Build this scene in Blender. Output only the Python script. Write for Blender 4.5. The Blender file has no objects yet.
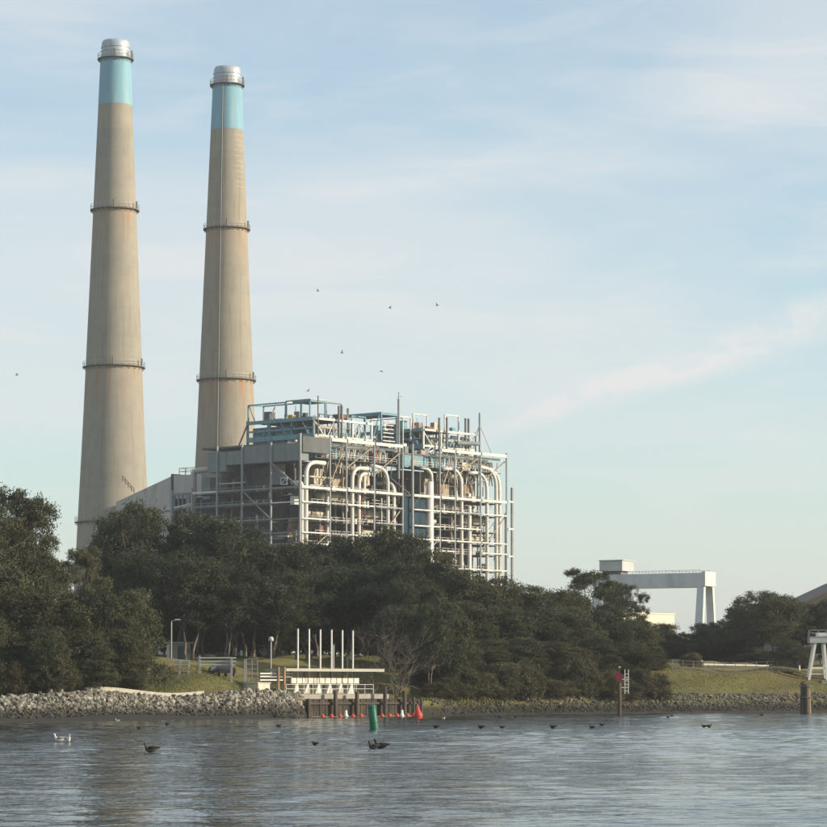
import bpy, bmesh, math, random
import numpy as np
from mathutils import Vector, Matrix, Euler

# ------------------------------------------------------------------ camera
R = math.radians
sc = bpy.context.scene
COL = sc.collection
F = 2877.0; HOR = 688.0; CX = 413.5; CAMZ = 3.0
PITCH = R(3.0)
YC = HOR - F * math.tan(PITCH)
cd = bpy.data.cameras.new('camera'); cam = bpy.data.objects.new('camera', cd); COL.objects.link(cam)
cam.location = (0, 0, CAMZ); cam.rotation_euler = (R(90) + PITCH, 0, 0)
cd.sensor_width = 36; cd.lens = 36 * F / 827
cd.shift_y = (YC - 413.5) / 827
cd.clip_start = 0.5; cd.clip_end = 20000
sc.camera = cam

def at(px, py, Y):
    c, s = math.cos(PITCH), math.sin(PITCH)
    u = YC - py
    d = Vector((px - CX, F * c - u * s, F * s + u * c))
    t = Y / d.y
    return Vector((d.x * t, Y, CAMZ + d.z * t))

# ------------------------------------------------------------------ sky, sun, exposure
SUN_AZ = R(100.0)      # clockwise from +Y (view direction)
SUN_EL = R(19.0)
w = bpy.data.worlds.new('World'); sc.world = w; w.use_nodes = True
nt = w.node_tree; N = nt.nodes; L = nt.links
for n in list(N): N.remove(n)
def nd(t, **k):
    n = N.new(t)
    for a, b in k.items(): setattr(n, a, b)
    return n
out = nd('ShaderNodeOutputWorld'); bg = nd('ShaderNodeBackground'); bg.inputs['Strength'].default_value = 0.1
sky = nd('ShaderNodeTexSky', sky_type='NISHITA', sun_disc=False)
sky.sun_elevation = SUN_EL; sky.sun_rotation = SUN_AZ; sky.altitude = 0
sky.air_density = 1.0; sky.dust_density = 0.6; sky.ozone_density = 2.0
tc = nd('ShaderNodeTexCoord')
def mapping(scale, rot=(0, 0, 0)):
    m = nd('ShaderNodeMapping'); m.inputs['Scale'].default_value = scale; m.inputs['Rotation'].default_value = rot
    L.new(tc.outputs['Generated'], m.inputs['Vector']); return m
def noise(m, scale, det, rough=0.55, dist=0.0):
    n = nd('ShaderNodeTexNoise'); n.inputs['Scale'].default_value = scale; n.inputs['Detail'].default_value = det
    n.inputs['Roughness'].default_value = rough; n.inputs['Distortion'].default_value = dist
    L.new(m.outputs[0], n.inputs['Vector']); return n
def ramp(src, a, b, lo=0.0, hi=1.0):
    r = nd('ShaderNodeMapRange', interpolation_type='SMOOTHSTEP')
    r.inputs['From Min'].default_value = a; r.inputs['From Max'].default_value = b
    r.inputs['To Min'].default_value = lo; r.inputs['To Max'].default_value = hi
    L.new(src, r.inputs['Value']); return r.outputs[0]
def mth(op, a, b=None):
    m = nd('ShaderNodeMath', operation=op)
    for i, v in enumerate((a, b)):
        if v is None: continue
        if isinstance(v, (int, float)): m.inputs[i].default_value = v
        else: L.new(v, m.inputs[i])
    return m.outputs[0]
# thin cirrus veil, stretched along bands that tilt slightly down to the right
n1 = noise(mapping((1.0, 1.0, 3.6), (0, R(14), 0)), 3.1, 5, 0.5, 0.5)
n2 = noise(mapping((1.6, 1.0, 9.0), (0, R(-14), 0)), 6.0, 6, 0.6, 0.9)
veil = ramp(n1.outputs['Fac'], 0.36, 0.66)
wisps = ramp(n2.outputs['Fac'], 0.42, 0.72)
mask = mth('ADD', mth('MULTIPLY', veil, 0.55), mth('MULTIPLY', wisps, 0.28))
# one spread-out contrail: a band about a tilted plane through the eye, broken up by noise
sx = nd('ShaderNodeSeparateXYZ'); L.new(tc.outputs['Generated'], sx.inputs[0])
ga = at(480, 441, 1.0) - Vector((0, 0, CAMZ)); gb = at(827, 312, 1.0) - Vector((0, 0, CAMZ))
gn = ga.cross(gb).normalized()
if gn.z < 0: gn = -gn
dp = nd('ShaderNodeVectorMath', operation='DOT_PRODUCT'); L.new(tc.outputs['Generated'], dp.inputs[0]); dp.inputs[1].default_value = gn
n3 = noise(mapping((1, 1, 1.6)), 30.0, 7, 0.66, 0.8)
n3b = noise(mapping((1, 1, 1)), 11.0, 3, 0.5, 0.2)
wob = mth('MULTIPLY', mth('SUBTRACT', n3b.outputs['Fac'], 0.5), 0.014)
dist = mth('ABSOLUTE', mth('ADD', dp.outputs['Value'], wob))
along = ramp(sx.outputs['X'], 0.008, 0.04)
wid = mth('ADD', 0.005, mth('MULTIPLY', ramp(sx.outputs['X'], 0.02, 0.16), 0.008))
band = mth('SUBTRACT', 1.0, mth('MINIMUM', 1.0, mth('DIVIDE', dist, wid)))
streak = mth('MULTIPLY', mth('MULTIPLY', ramp(band, 0.0, 0.9), along), ramp(n3.outputs['Fac'], 0.34, 0.68, 0.12, 0.85))
mask = mth('MINIMUM', 1.0, mth('ADD', mask, streak))
# sea haze whitens the sky toward the horizon, all the way round
hz = ramp(sx.outputs['Z'], 0.0, 0.11, 0.5, 0.0)
mask = mth('MAXIMUM', mask, hz)
mask = mth('ADD', mth('MULTIPLY', mask, 0.72), 0.27)
mx = nd('ShaderNodeMix', data_type='RGBA')
tint = nd('ShaderNodeMix', data_type='RGBA', blend_type='MULTIPLY'); tint.inputs['Factor'].default_value = 1.0
L.new(sky.outputs[0], tint.inputs['A']); tint.inputs['B'].default_value = (1.25, 1.42, 1.38, 1)
L.new(mask, mx.inputs['Factor']); L.new(tint.outputs['Result'], mx.inputs['A'])
mx.inputs['B'].default_value = (6.35, 6.42, 6.4, 1)
L.new(mx.outputs['Result'], bg.inputs['Color']); L.new(bg.outputs[0], out.inputs['Surface'])

sl = bpy.data.lights.new('sun', 'SUN'); so = bpy.data.objects.new('sun', sl); COL.objects.link(so)
sl.energy = 5.0; sl.angle = R(0.53); sl.color = (1.0, 0.85, 0.64)
sdir = Vector((math.sin(SUN_AZ) * math.cos(SUN_EL), math.cos(SUN_AZ) * math.cos(SUN_EL), math.sin(SUN_EL)))
so.rotation_euler = sdir.to_track_quat('Z', 'Y').to_euler()
sc.render.engine = 'CYCLES'
sc.view_settings.view_transform = 'Standard'; sc.view_settings.look = 'None'
sc.view_settings.exposure = 0.4; sc.view_settings.gamma = 1.0

# ------------------------------------------------------------------ materials
MATS = {}
def mat(name, col, rough=0.7, metal=0.0, var=0.18, scale=1.0, stretch=(1, 1, 1), bump=0.0, spec=0.3, extra=None, island=0.0):
    m = bpy.data.materials.new(name); m.use_nodes = True; MATS[name] = m
    t = m.node_tree; n = t.nodes; b = n['Principled BSDF']
    b.inputs['Roughness'].default_value = rough; b.inputs['Metallic'].default_value = metal
    b.inputs['Specular IOR Level'].default_value = spec
    g = n.new('ShaderNodeNewGeometry'); mp = n.new('ShaderNodeMapping'); mp.inputs['Scale'].default_value = stretch
    t.links.new(g.outputs['Position'], mp.inputs['Vector'])
    ns = n.new('ShaderNodeTexNoise'); ns.inputs['Scale'].default_value = scale; ns.inputs['Detail'].default_value = 6
    ns.inputs['Roughness'].default_value = 0.65
    t.links.new(mp.outputs[0], ns.inputs['Vector'])
    mr = n.new('ShaderNodeMapRange'); mr.inputs['From Min'].default_value = 0.3; mr.inputs['From Max'].default_value = 0.7
    mr.inputs['To Min'].default_value = 1 - var; mr.inputs['To Max'].default_value = 1 + var
    t.links.new(ns.outputs['Fac'], mr.inputs['Value'])
    fac = mr.outputs[0]
    if island:
        oi = n.new('ShaderNodeObjectInfo')
        ad = n.new('ShaderNodeMath'); ad.operation = 'ADD'
        t.links.new(oi.outputs['Random'], ad.inputs[0]); t.links.new(g.outputs['Random Per Island'], ad.inputs[1])
        fr = n.new('ShaderNodeMath'); fr.operation = 'FRACT'; t.links.new(ad.outputs[0], fr.inputs[0])
        m2 = n.new('ShaderNodeMapRange'); m2.inputs['To Min'].default_value = 1 - island; m2.inputs['To Max'].default_value = 1 + island
        t.links.new(fr.outputs[0], m2.inputs['Value'])
        ml = n.new('ShaderNodeMath'); ml.operation = 'MULTIPLY'; t.links.new(fac, ml.inputs[0]); t.links.new(m2.outputs[0], ml.inputs[1]); fac = ml.outputs[0]
    vm = n.new('ShaderNodeVectorMath'); vm.operation = 'SCALE'; vm.inputs[0].default_value = col[:3]
    t.links.new(fac, vm.inputs['Scale'])
    cout = vm.outputs[0]
    if extra: cout = extra(t, n, cout, g)
    t.links.new(cout, b.inputs['Base Color'])
    if bump:
        bp = n.new('ShaderNodeBump'); bp.inputs['Strength'].default_value = 1.0; bp.inputs['Distance'].default_value = bump
        t.links.new(ns.outputs['Fac'], bp.inputs['Height']); t.links.new(bp.outputs[0], b.inputs['Normal'])
    return m

def rgbmix(t, n, a, colr, fac):
    mixn = n.new('ShaderNodeMix'); mixn.data_type = 'RGBA'
    t.links.new(fac, mixn.inputs['Factor']); t.links.new(a, mixn.inputs['A']); mixn.inputs['B'].default_value = (*colr, 1)
    return mixn.outputs['Result']
def mrange(t, n, src, a, b, lo, hi):
    r = n.new('ShaderNodeMapRange'); r.interpolation_type = 'SMOOTHSTEP'
    r.inputs['From Min'].default_value = a; r.inputs['From Max'].default_value = b
    r.inputs['To Min'].default_value = lo; r.inputs['To Max'].default_value = hi
    t.links.new(src, r.inputs['Value']); return r.outputs[0]
def mmul(t, n, a, b, op='MULTIPLY'):
    m = n.new('ShaderNodeMath'); m.operation = op
    for i, v in enumerate((a, b)):
        if isinstance(v, (int, float)): m.inputs[i].default_value = v
        else: t.links.new(v, m.inputs[i])
    return m.outputs[0]

def patina(colr, amount, scale=0.6, stretch=(1, 1, .25), lo=.52, hi=.72):
    # stains, rust or dirt in patches of their own shape
    def f(t, n, c, g):
        mp = n.new('ShaderNodeMapping'); mp.inputs['Scale'].default_value = stretch; mp.inputs['Location'].default_value = (13, 7, 3)
        t.links.new(g.outputs['Position'], mp.inputs['Vector'])
        ns = n.new('ShaderNodeTexNoise'); ns.inputs['Scale'].default_value = scale; ns.inputs['Detail'].default_value = 7
        t.links.new(mp.outputs[0], ns.inputs['Vector'])
        return rgbmix(t, n, c, colr, mrange(t, n, ns.outputs['Fac'], lo, hi, 0, amount))
    return f

def concrete_extra(plats):
    def f(t, n, c, g):
        sp = n.new('ShaderNodeSeparateXYZ'); t.links.new(g.outputs['Position'], sp.inputs[0]); z = sp.outputs['Z']
        # pour rings, every 2.4 m
        wv = mmul(t, n, mmul(t, n, z, 2.4, 'DIVIDE'), 1.0, 'FRACT')
        ln = mrange(t, n, wv, 0.0, 0.09, 0.16, 0.0)
        c = rgbmix(t, n, c, (0.16, 0.14, 0.115), ln)
        # lifts of slightly different concrete
        cb = n.new('ShaderNodeCombineXYZ'); t.links.new(mmul(t, n, mmul(t, n, z, 7.2, 'DIVIDE'), 0, 'FLOOR'), cb.inputs['Z'])
        wn = n.new('ShaderNodeTexWhiteNoise'); t.links.new(cb.outputs[0], wn.inputs['Vector'])
        c = rgbmix(t, n, c, (0.35, 0.31, 0.25), mmul(t, n, wn.outputs['Value'], 0.30))
        mp = n.new('ShaderNodeMapping'); mp.inputs['Scale'].default_value = (1.3, 1.3, 0.06)
        t.links.new(g.outputs['Position'], mp.inputs['Vector'])
        ns = n.new('ShaderNodeTexNoise'); ns.inputs['Scale'].default_value = 1.0; ns.inputs['Detail'].default_value = 5
        t.links.new(mp.outputs[0], ns.inputs['Vector'])
        c = rgbmix(t, n, c, (0.19, 0.165, 0.13), mrange(t, n, ns.outputs['Fac'], .5, .75, 0, .5))
        # rust run-off below each gallery
        for zp in plats:
            dz = mmul(t, n, zp, z, 'SUBTRACT')
            near = mmul(t, n, mrange(t, n, dz, 0.0, 12.0, 1.0, 0.0), mrange(t, n, dz, -0.2, 0.1, 0.0, 1.0))
            rs = mrange(t, n, ns.outputs['Fac'], .44, .66, 0.05, 0.7)
            c = rgbmix(t, n, c, (0.36, 0.19, 0.09), mmul(t, n, near, rs))
        return c
    return f

GA = at(114.5, 211, 685).z; GB = at(114, 368, 685).z
mat('concrete_a', (0.272, 0.254, 0.212), .9, var=.10, scale=.35, extra=concrete_extra([GA, GB]))
mat('concrete_b', (0.278, 0.256, 0.208), .9, var=.10, scale=.35, extra=concrete_extra([at(226, 230, 714).z, at(226, 381, 714).z]))
mat('aqua_paint', (0.19, 0.36, 0.445), .75, var=.12, scale=.5, stretch=(1, 1, .15), extra=patina((0.33, 0.45, 0.43), .5, .5, (1, 1, .1)))
mat('cap_steel', (0.36, 0.40, 0.44), .5, metal=.15, var=.15, scale=.9, stretch=(1, 1, .2))
mat('rusty_steel', (0.14, 0.10, 0.075), .8, var=.3, scale=2)
mat('pale_metal', (0.40, 0.41, 0.40), .5, var=.1)
mat('frame_white', (0.56, 0.56, 0.535), .5, var=.16, scale=1.4, extra=patina((0.30, 0.20, 0.13), .55, .9))
mat('frame_grey', (0.24, 0.265, 0.275), .6, var=.15, scale=1.2, extra=patina((0.16, 0.12, 0.09), .6, .9))
mat('teal_paint', (0.135, 0.26, 0.30), .55, var=.2, scale=.8, extra=patina((0.13, 0.12, 0.10), .6, .8))
mat('pipe_white', (0.62, 0.605, 0.565), .45, var=.10, scale=1.5, extra=patina((0.42, 0.33, 0.25), .5, 1.0))
mat('cream_casing', (0.52, 0.475, 0.375), .7, var=.2, scale=.8, extra=patina((0.17, 0.115, 0.08), .85, .7, (1, 1, .4), .46, .62))
mat('tan_casing', (0.34, 0.28, 0.205), .75, var=.25, scale=.8, extra=patina((0.12, 0.075, 0.05), .8, .6))
mat('panel_grey', (0.165, 0.188, 0.192), .6, var=.14, scale=.6, stretch=(1, 1, .25), extra=patina((0.15, 0.14, 0.125), .6, .5))
mat('panel_dark', (0.095, 0.105, 0.105), .7, var=.2, scale=.6, stretch=(1, 1, .25))
mat('panel_light', (0.40, 0.39, 0.375), .7, var=.12, scale=.5, stretch=(1, 1, .3), extra=patina((0.26, 0.24, 0.21), .5, .5))
mat('panel_navy', (0.03, 0.055, 0.072), .9, var=.2, scale=.6, spec=.05)
mat('dark_plant', (0.06, 0.06, 0.058), .7, var=.35, scale=1.0)
mat('grating', (0.11, 0.11, 0.105), .7, var=.25, scale=2)
mat('rust_red', (0.19, 0.085, 0.055), .8, var=.3, scale=1.5)
mat('yellow_paint', (0.45, 0.37, 0.11), .6)
mat('cream_wall', (0.66, 0.61, 0.49), .8, var=.07, scale=.3, stretch=(1, 1, .3), extra=patina((0.45, 0.40, 0.31), .5, .3, (1, 1, .15)))
mat('crane_paint', (0.50, 0.535, 0.54), .5, var=.08, scale=.5, extra=patina((0.36, 0.36, 0.34), .6, .4))
mat('crane_cab', (0.42, 0.43, 0.43), .6, var=.1, scale=.6, extra=patina((0.30, 0.29, 0.27), .5, .5))
mat('roof_grey', (0.13, 0.12, 0.105), .85, var=.2, scale=.6)
mat('timber', (0.075, 0.062, 0.048), .9, var=.35, scale=2.2, stretch=(1, 1, .2), bump=.02)
mat('timber_pale', (0.27, 0.19, 0.12), .9, var=.35, scale=2.2, stretch=(1, 1, .2))
mat('sheet_pile', (0.042, 0.036, 0.03), .85, var=.35, scale=1.2, stretch=(1, 1, .3), extra=patina((0.15, 0.09, 0.05), .7, .9))
mat('deck_concrete', (0.30, 0.28, 0.24), .9, var=.15, scale=1.2)
mat('galvanised', (0.34, 0.35, 0.345), .5, metal=.3, var=.12)
mat('dull_steel', (0.15, 0.15, 0.145), .6, metal=.2, var=.2)
mat('white_paint', (0.74, 0.72, 0.67), .55, var=.09, scale=2)
mat('gate_white', (0.55, 0.53, 0.48), .7, var=.2, scale=2.5, extra=patina((0.24, 0.18, 0.12), .7, 1.6, (1, 1, .5), .46, .66))
mat('buoy_green', (0.008, 0.105, 0.058), .45, var=.18, scale=2, stretch=(1, 1, .4), extra=patina((0.02, 0.10, 0.06), .6, 1.4))
mat('buoy_red', (0.50, 0.05, 0.035), .5, var=.12, scale=2)
mat('float_red', (0.45, 0.07, 0.035), .5, var=.1, scale=5)
mat('sign_red', (0.17, 0.018, 0.03), .6, var=.12, scale=3)
mat('curb_white', (0.38, 0.365, 0.315), .85, var=.12, scale=1.5)
mat('car_paint', (0.02, 0.022, 0.028), .3, var=.05, spec=.5)
mat('glass_dark', (0.02, 0.025, 0.03), .08, var=.05, spec=.6)
mat('tyre', (0.02, 0.02, 0.02), .9)
mat('plumage_white', (0.62, 0.60, 0.56), .8, var=.1, scale=12)
mat('plumage_grey', (0.26, 0.27, 0.28), .8, var=.1, scale=12)
mat('plumage_brown', (0.075, 0.062, 0.05), .85, var=.25, scale=12)
mat('plumage_dark', (0.022, 0.02, 0.018), .85, var=.25, scale=12)
mat('beak', (0.34, 0.20, 0.05), .6)
mat('bark', (0.085, 0.07, 0.055), .9, var=.35, scale=2.0, stretch=(1, 1, .3))
mat('bark_pale', (0.17, 0.15, 0.12), .9, var=.35, scale=1.6, stretch=(1, 1, .35), extra=patina((0.12, 0.09, 0.07), .8, .8))
def wet_extra(t, n, c, g):
    sp = n.new('ShaderNodeSeparateXYZ'); t.links.new(g.outputs['Position'], sp.inputs[0])
    ns = n.new('ShaderNodeTexNoise'); ns.inputs['Scale'].default_value = .35; t.links.new(g.outputs['Position'], ns.inputs['Vector'])
    zz = mmul(t, n, sp.outputs['Z'], mmul(t, n, mmul(t, n, ns.outputs['Fac'], .5, 'SUBTRACT'), 1.1), 'ADD')
    return rgbmix(t, n, c, (0.035, 0.034, 0.026), mrange(t, n, zz, .6, 1.7, .92, 0.0))     # tide mark: algae on the lower stones
mat('rock', (0.205, 0.19, 0.158), .9, var=.35, scale=2.2, bump=.06, island=.62, extra=wet_extra)
def grass_extra(t, n, c, g):
    ns = n.new('ShaderNodeTexNoise'); ns.inputs['Scale'].default_value = .07; ns.inputs['Detail'].default_value = 5
    t.links.new(g.outputs['Position'], ns.inputs['Vector'])
    c = rgbmix(t, n, c, (0.17, 0.115, 0.05), mrange(t, n, ns.outputs['Fac'], .45, .66, 0, .85))
    sp = n.new('ShaderNodeSeparateXYZ'); t.links.new(g.outputs['Position'], sp.inputs[0])
    return rgbmix(t, n, c, (0.03, 0.028, 0.021), mrange(t, n, sp.outputs['Z'], .7, 1.5, 1, 0))   # tidal mud
mat('ground_grass', (0.12, 0.118, 0.036), .95, var=.3, scale=1.3, bump=.15, extra=grass_extra)
mat('blade_green', (0.125, 0.125, 0.036), .9, var=.3, scale=.4, island=.4)
mat('blade_dry', (0.20, 0.145, 0.06), .9, var=.3, scale=.4, island=.4)
mat('hill', (0.07, 0.08, 0.06), .95)
mat('path_surface', (0.30, 0.25, 0.18), .95, var=.2, scale=2)

def leafmat(name, dark, light, trans=0.25):
    m = bpy.data.materials.new(name); m.use_nodes = True; MATS[name] = m
    t = m.node_tree; n = t.nodes; b = n['Principled BSDF']; o = n['Material Output']
    a = n.new('ShaderNodeAttribute'); a.attribute_name = 'tint'
    oi = n.new('ShaderNodeObjectInfo')
    mxn = n.new('ShaderNodeMix'); mxn.data_type = 'RGBA'; mxn.inputs['A'].default_value = (*dark, 1); mxn.inputs['B'].default_value = (*light, 1)
    t.links.new(a.outputs['Fac'], mxn.inputs['Factor'])
    hs = n.new('ShaderNodeHueSaturation')
    v = mrange(t, n, oi.outputs['Random'], 0, 1, .78, 1.2); t.links.new(v, hs.inputs['Value'])
    h = mrange(t, n, mmul(t, n, mmul(t, n, oi.outputs['Random'], 7.3), 1, 'FRACT'), 0, 1, .482, .512); t.links.new(h, hs.inputs['Hue'])
    t.links.new(mxn.outputs['Result'], hs.inputs['Color'])
    t.links.new(hs.outputs[0], b.inputs['Base Color']); b.inputs['Roughness'].default_value = .6; b.inputs['Specular IOR Level'].default_value = .25
    tr = n.new('ShaderNodeBsdfTranslucent'); t.links.new(hs.outputs[0], tr.inputs['Color'])
    ms = n.new('ShaderNodeMixShader'); ms.inputs[0].default_value = trans
    t.links.new(b.outputs[0], ms.inputs[1]); t.links.new(tr.outputs[0], ms.inputs[2]); t.links.new(ms.outputs[0], o.inputs['Surface'])
    return m
leafmat('leaf_olive', (0.043, 0.050, 0.025), (0.118, 0.122, 0.058))
leafmat('leaf_dark', (0.034, 0.043, 0.024), (0.088, 0.096, 0.048))
leafmat('leaf_shrub', (0.055, 0.058, 0.028), (0.135, 0.125, 0.062))

# ------------------------------------------------------------------ mesh helpers
class MB:
    def __init__(s): s.v = []; s.f = []; s.fm = []
    def add(s, vs, fs, mi=0):
        o = len(s.v); s.v += [tuple(x) for x in vs]; s.f += [tuple(i + o for i in f) for f in fs]; s.fm += [mi] * len(fs)
    def bar(s, a, b, w, h=None, mi=0, up=(0, 0, 1)):
        a = Vector(a); b = Vector(b); h = h or w; d = b - a
        if d.length < 1e-6: return
        d.normalize(); u = Vector(up)
        if abs(d.dot(u)) > .98: u = Vector((0, 1, 0))
        r = d.cross(u).normalized(); u = r.cross(d).normalized()
        vs = [p + r * (i * w / 2) + u * (j * h / 2) for p in (a, b) for i, j in ((-1, -1), (1, -1), (1, 1), (-1, 1))]
        s.add(vs, [(3, 2, 1, 0), (4, 5, 6, 7), (0, 1, 5, 4), (1, 2, 6, 5), (2, 3, 7, 6), (3, 0, 4, 7)], mi)
    def box(s, lo, hi, mi=0):
        x0, y0, z0 = lo; x1, y1, z1 = hi
        s.add([(x0, y0, z0), (x1, y0, z0), (x1, y1, z0), (x0, y1, z0), (x0, y0, z1), (x1, y0, z1), (x1, y1, z1), (x0, y1, z1)],
              [(3, 2, 1, 0), (4, 5, 6, 7), (0, 1, 5, 4), (1, 2, 6, 5), (2, 3, 7, 6), (3, 0, 4, 7)], mi)
    def tube(s, pts, rad, seg=8, mi=0, caps=True):
        pts = [Vector(p) for p in pts]; n = len(pts)
        rads = rad if isinstance(rad, (list, tuple)) else [rad] * n
        prev = None; rings = []
        for i, p in enumerate(pts):
            d = (pts[min(i + 1, n - 1)] - pts[max(i - 1, 0)])
            if d.length < 1e-9: d = Vector((0, 0, 1))
            d.normalize()
            if prev is None:
                r = d.orthogonal().normalized()
            else:
                r = (prev - d * prev.dot(d))
                r = r.normalized() if r.length > 1e-6 else d.orthogonal().normalized()
            prev = r; q = d.cross(r)
            rings.append([p + (r * math.cos(2 * math.pi * k / seg) + q * math.sin(2 * math.pi * k / seg)) * rads[i] for k in range(seg)])
        vs = [v for rg in rings for v in rg]; fs = []
        for i in range(n - 1):
            for k in range(seg):
                a = i * seg + k; b_ = i * seg + (k + 1) % seg
                fs.append((a, b_, b_ + seg, a + seg))
        if caps: fs.append(tuple(range(seg - 1, -1, -1))); fs.append(tuple((n - 1) * seg + k for k in range(seg)))
        s.add(vs, fs, mi)
    def lathe(s, prof, seg=48, c=(0, 0), mi=0):
        vs = [(c[0] + r * math.cos(2 * math.pi * k / seg), c[1] + r * math.sin(2 * math.pi * k / seg), z) for r, z in prof for k in range(seg)]
        fs = []
        for i in range(len(prof) - 1):
            for k in range(seg):
                a = i * seg + k; b_ = i * seg + (k + 1) % seg
                fs.append((a, b_, b_ + seg, a + seg))
        s.add(vs, fs, mi)
    def mesh(s, name, mats, smooth=False):
        me = bpy.data.meshes.new(name); me.from_pydata(s.v, [], s.f)
        for m in (mats if isinstance(mats, (list, tuple)) else [mats]): me.materials.append(MATS[m])
        if len(set(s.fm)) > 1: me.polygons.foreach_set('material_index', s.fm)
        if smooth: me.polygons.foreach_set('use_smooth', [True] * len(s.f))
        me.update(); return me
    def build(s, name, mats, parent=None, smooth=False):
        return link(name, s.mesh(name, mats, smooth), parent)

def link(name, me, parent=None, loc=None, rot=None, scale=None):
    o = bpy.data.objects.new(name, me); COL.objects.link(o)
    if parent: o.parent = parent
    if loc is not None: o.location = loc
    if rot is not None: o.rotation_euler = rot
    if scale is not None: o.scale = scale
    return o
def tag(o, label=None, cat=None, group=None, kind=None):
    if label: o['label'] = label
    if cat: o['category'] = cat
    if group: o['group'] = group
    if kind: o['kind'] = kind
    return o
def thing(name, loc, label, cat, group=None, rz=0.0):
    return tag(link(name, None, None, loc, (0, 0, rz)), label, cat, group)

UNIT = {}
def unit_mesh(kind, m, seg=10):
    k = (kind, m, seg)
    if k not in UNIT:
        b = MB()
        if kind == 'box': b.box((-.5, -.5, -.5), (.5, .5, .5))
        else: b.tube([(0, 0, -.5), (0, 0, .5)], .5, seg)
        me = b.mesh(kind + '_' + m, m)
        if kind != 'box': me.polygons.foreach_set('use_smooth', [len(p.vertices) == 4 for p in me.polygons])
        UNIT[k] = me
    return UNIT[k]
def piece(name, a, b, w, h, m, parent, up=(0, 0, 1)):
    """A straight member from a to b, w across and h deep: its own object, mesh shared per material."""
    a = Vector(a); b = Vector(b); d = b - a; ln = d.length; d.normalize()
    u = Vector(up)
    if abs(d.dot(u)) > .98: u = Vector((0, 1, 0))
    r = d.cross(u).normalized(); u = r.cross(d).normalized()
    o = link(name, unit_mesh('box', m), parent)
    o.matrix_local = Matrix.Translation((a + b) / 2) @ Matrix((r, d, u)).transposed().to_4x4() @ Matrix.Diagonal((w, ln, h, 1))
    return o
def boxp(name, lo, hi, m, parent):
    lo = Vector(lo); hi = Vector(hi)
    return link(name, unit_mesh('box', m), parent, (lo + hi) / 2, None, hi - lo)
def rod(name, a, b, dia, m, parent, seg=10):
    a = Vector(a); b = Vector(b); d = b - a
    o = link(name, unit_mesh('tube', m, seg), parent)
    o.matrix_local = Matrix.Translation((a + b) / 2) @ d.to_track_quat('Z', 'Y').to_matrix().to_4x4() @ Matrix.Diagonal((dia, dia, d.length, 1))
    return o
def arcpts(a, corner, b, r, n=7):
    """a -> corner -> b with a rounded corner of radius r"""
    a, c, b = Vector(a), Vector(corner), Vector(b)
    d1 = (a - c).normalized(); d2 = (b - c).normalized(); p1 = c + d1 * r; p2 = c + d2 * r
    mid = [p1 * (1 - t) ** 2 + c * 2 * t * (1 - t) + p2 * t * t for t in [i / n for i in range(n + 1)]]
    return [a] + mid + [b]
def rail_mesh(mb, pts, h=1.1, step=2.0, w=.06, rails=(1.0, .55)):
    for a, b in zip(pts[:-1], pts[1:]):
        a = Vector(a); b = Vector(b); n = max(1, round((b - a).length / step))
        for i in range(n + 1):
            p = a.lerp(b, i / n); mb.bar(p, p + Vector((0, 0, h)), w)
        for r in rails: mb.bar(a + Vector((0, 0, h * r)), b + Vector((0, 0, h * r)), w)

# ------------------------------------------------------------------ terrain and water
SH = [(-4000, 215), (-90, 222), (-60, 236), (-36, 252), (-11, 280), (2, 307), (12, 320), (30, 340), (52, 358), (90, 366), (4000, 380)]
def ys(x): return np.interp(x, [p[0] for p in SH], [p[1] for p in SH])
PL = ([-60, 0, 10, 13, 18, 20, 30, 62, 110, 300, 6000], [-4, 0, .35, .5, 2.25, 2.35, 2.7, 6.0, 7.0, 7.0, 7.0])
PR = ([-60, 0, 2, 4, 8, 15, 22, 40, 60, 300, 6000], [-4, 0, .3, .7, 1.9, 3.4, 5.2, 6.0, 6.6, 7.0, 7.0])
WX0, WY0, WA = -10.9, 297.0, R(45)          # sheet pile wall: start and direction
PM = ([-400, -.2, .5, 8, 15, 26, 38, 80, 300, 9000], [-3, -1.6, 1.6, 2.0, 2.8, 5.2, 6.6, 7.0, 7.0, 7.0])
def height(x, y):
    x = np.asarray(x, float); s = np.asarray(y, float) - ys(x)
    hl = np.interp(s, *PL); hr = np.interp(s, *PR); hm = np.interp(-(x - WX0) * math.sin(WA) + (np.asarray(y, float) - WY0) * math.cos(WA), *PM)
    wl = np.clip((-10.9 - x) / .8, 0, 1); wr = np.clip((x - 1.5) / 4, 0, 1)
    h = hl * wl + hr * wr + hm * (1 - wl - wr)
    k = np.clip(s / 12, 0, 1)
    h = h + k * (.28 * np.sin(x * .31 + y * .13) + .2 * np.sin(x * .77 - y * .41 + 1.3)) * np.clip(s / 25, .2, 1)
    h = h + 1.7 * np.exp(-((x + 23.5) / 4.5) ** 2 - ((np.asarray(y, float) - 301) / 9) ** 2)     # grass knoll above the kerb
    return h
def H(x, y): return float(height(x, y))

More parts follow.
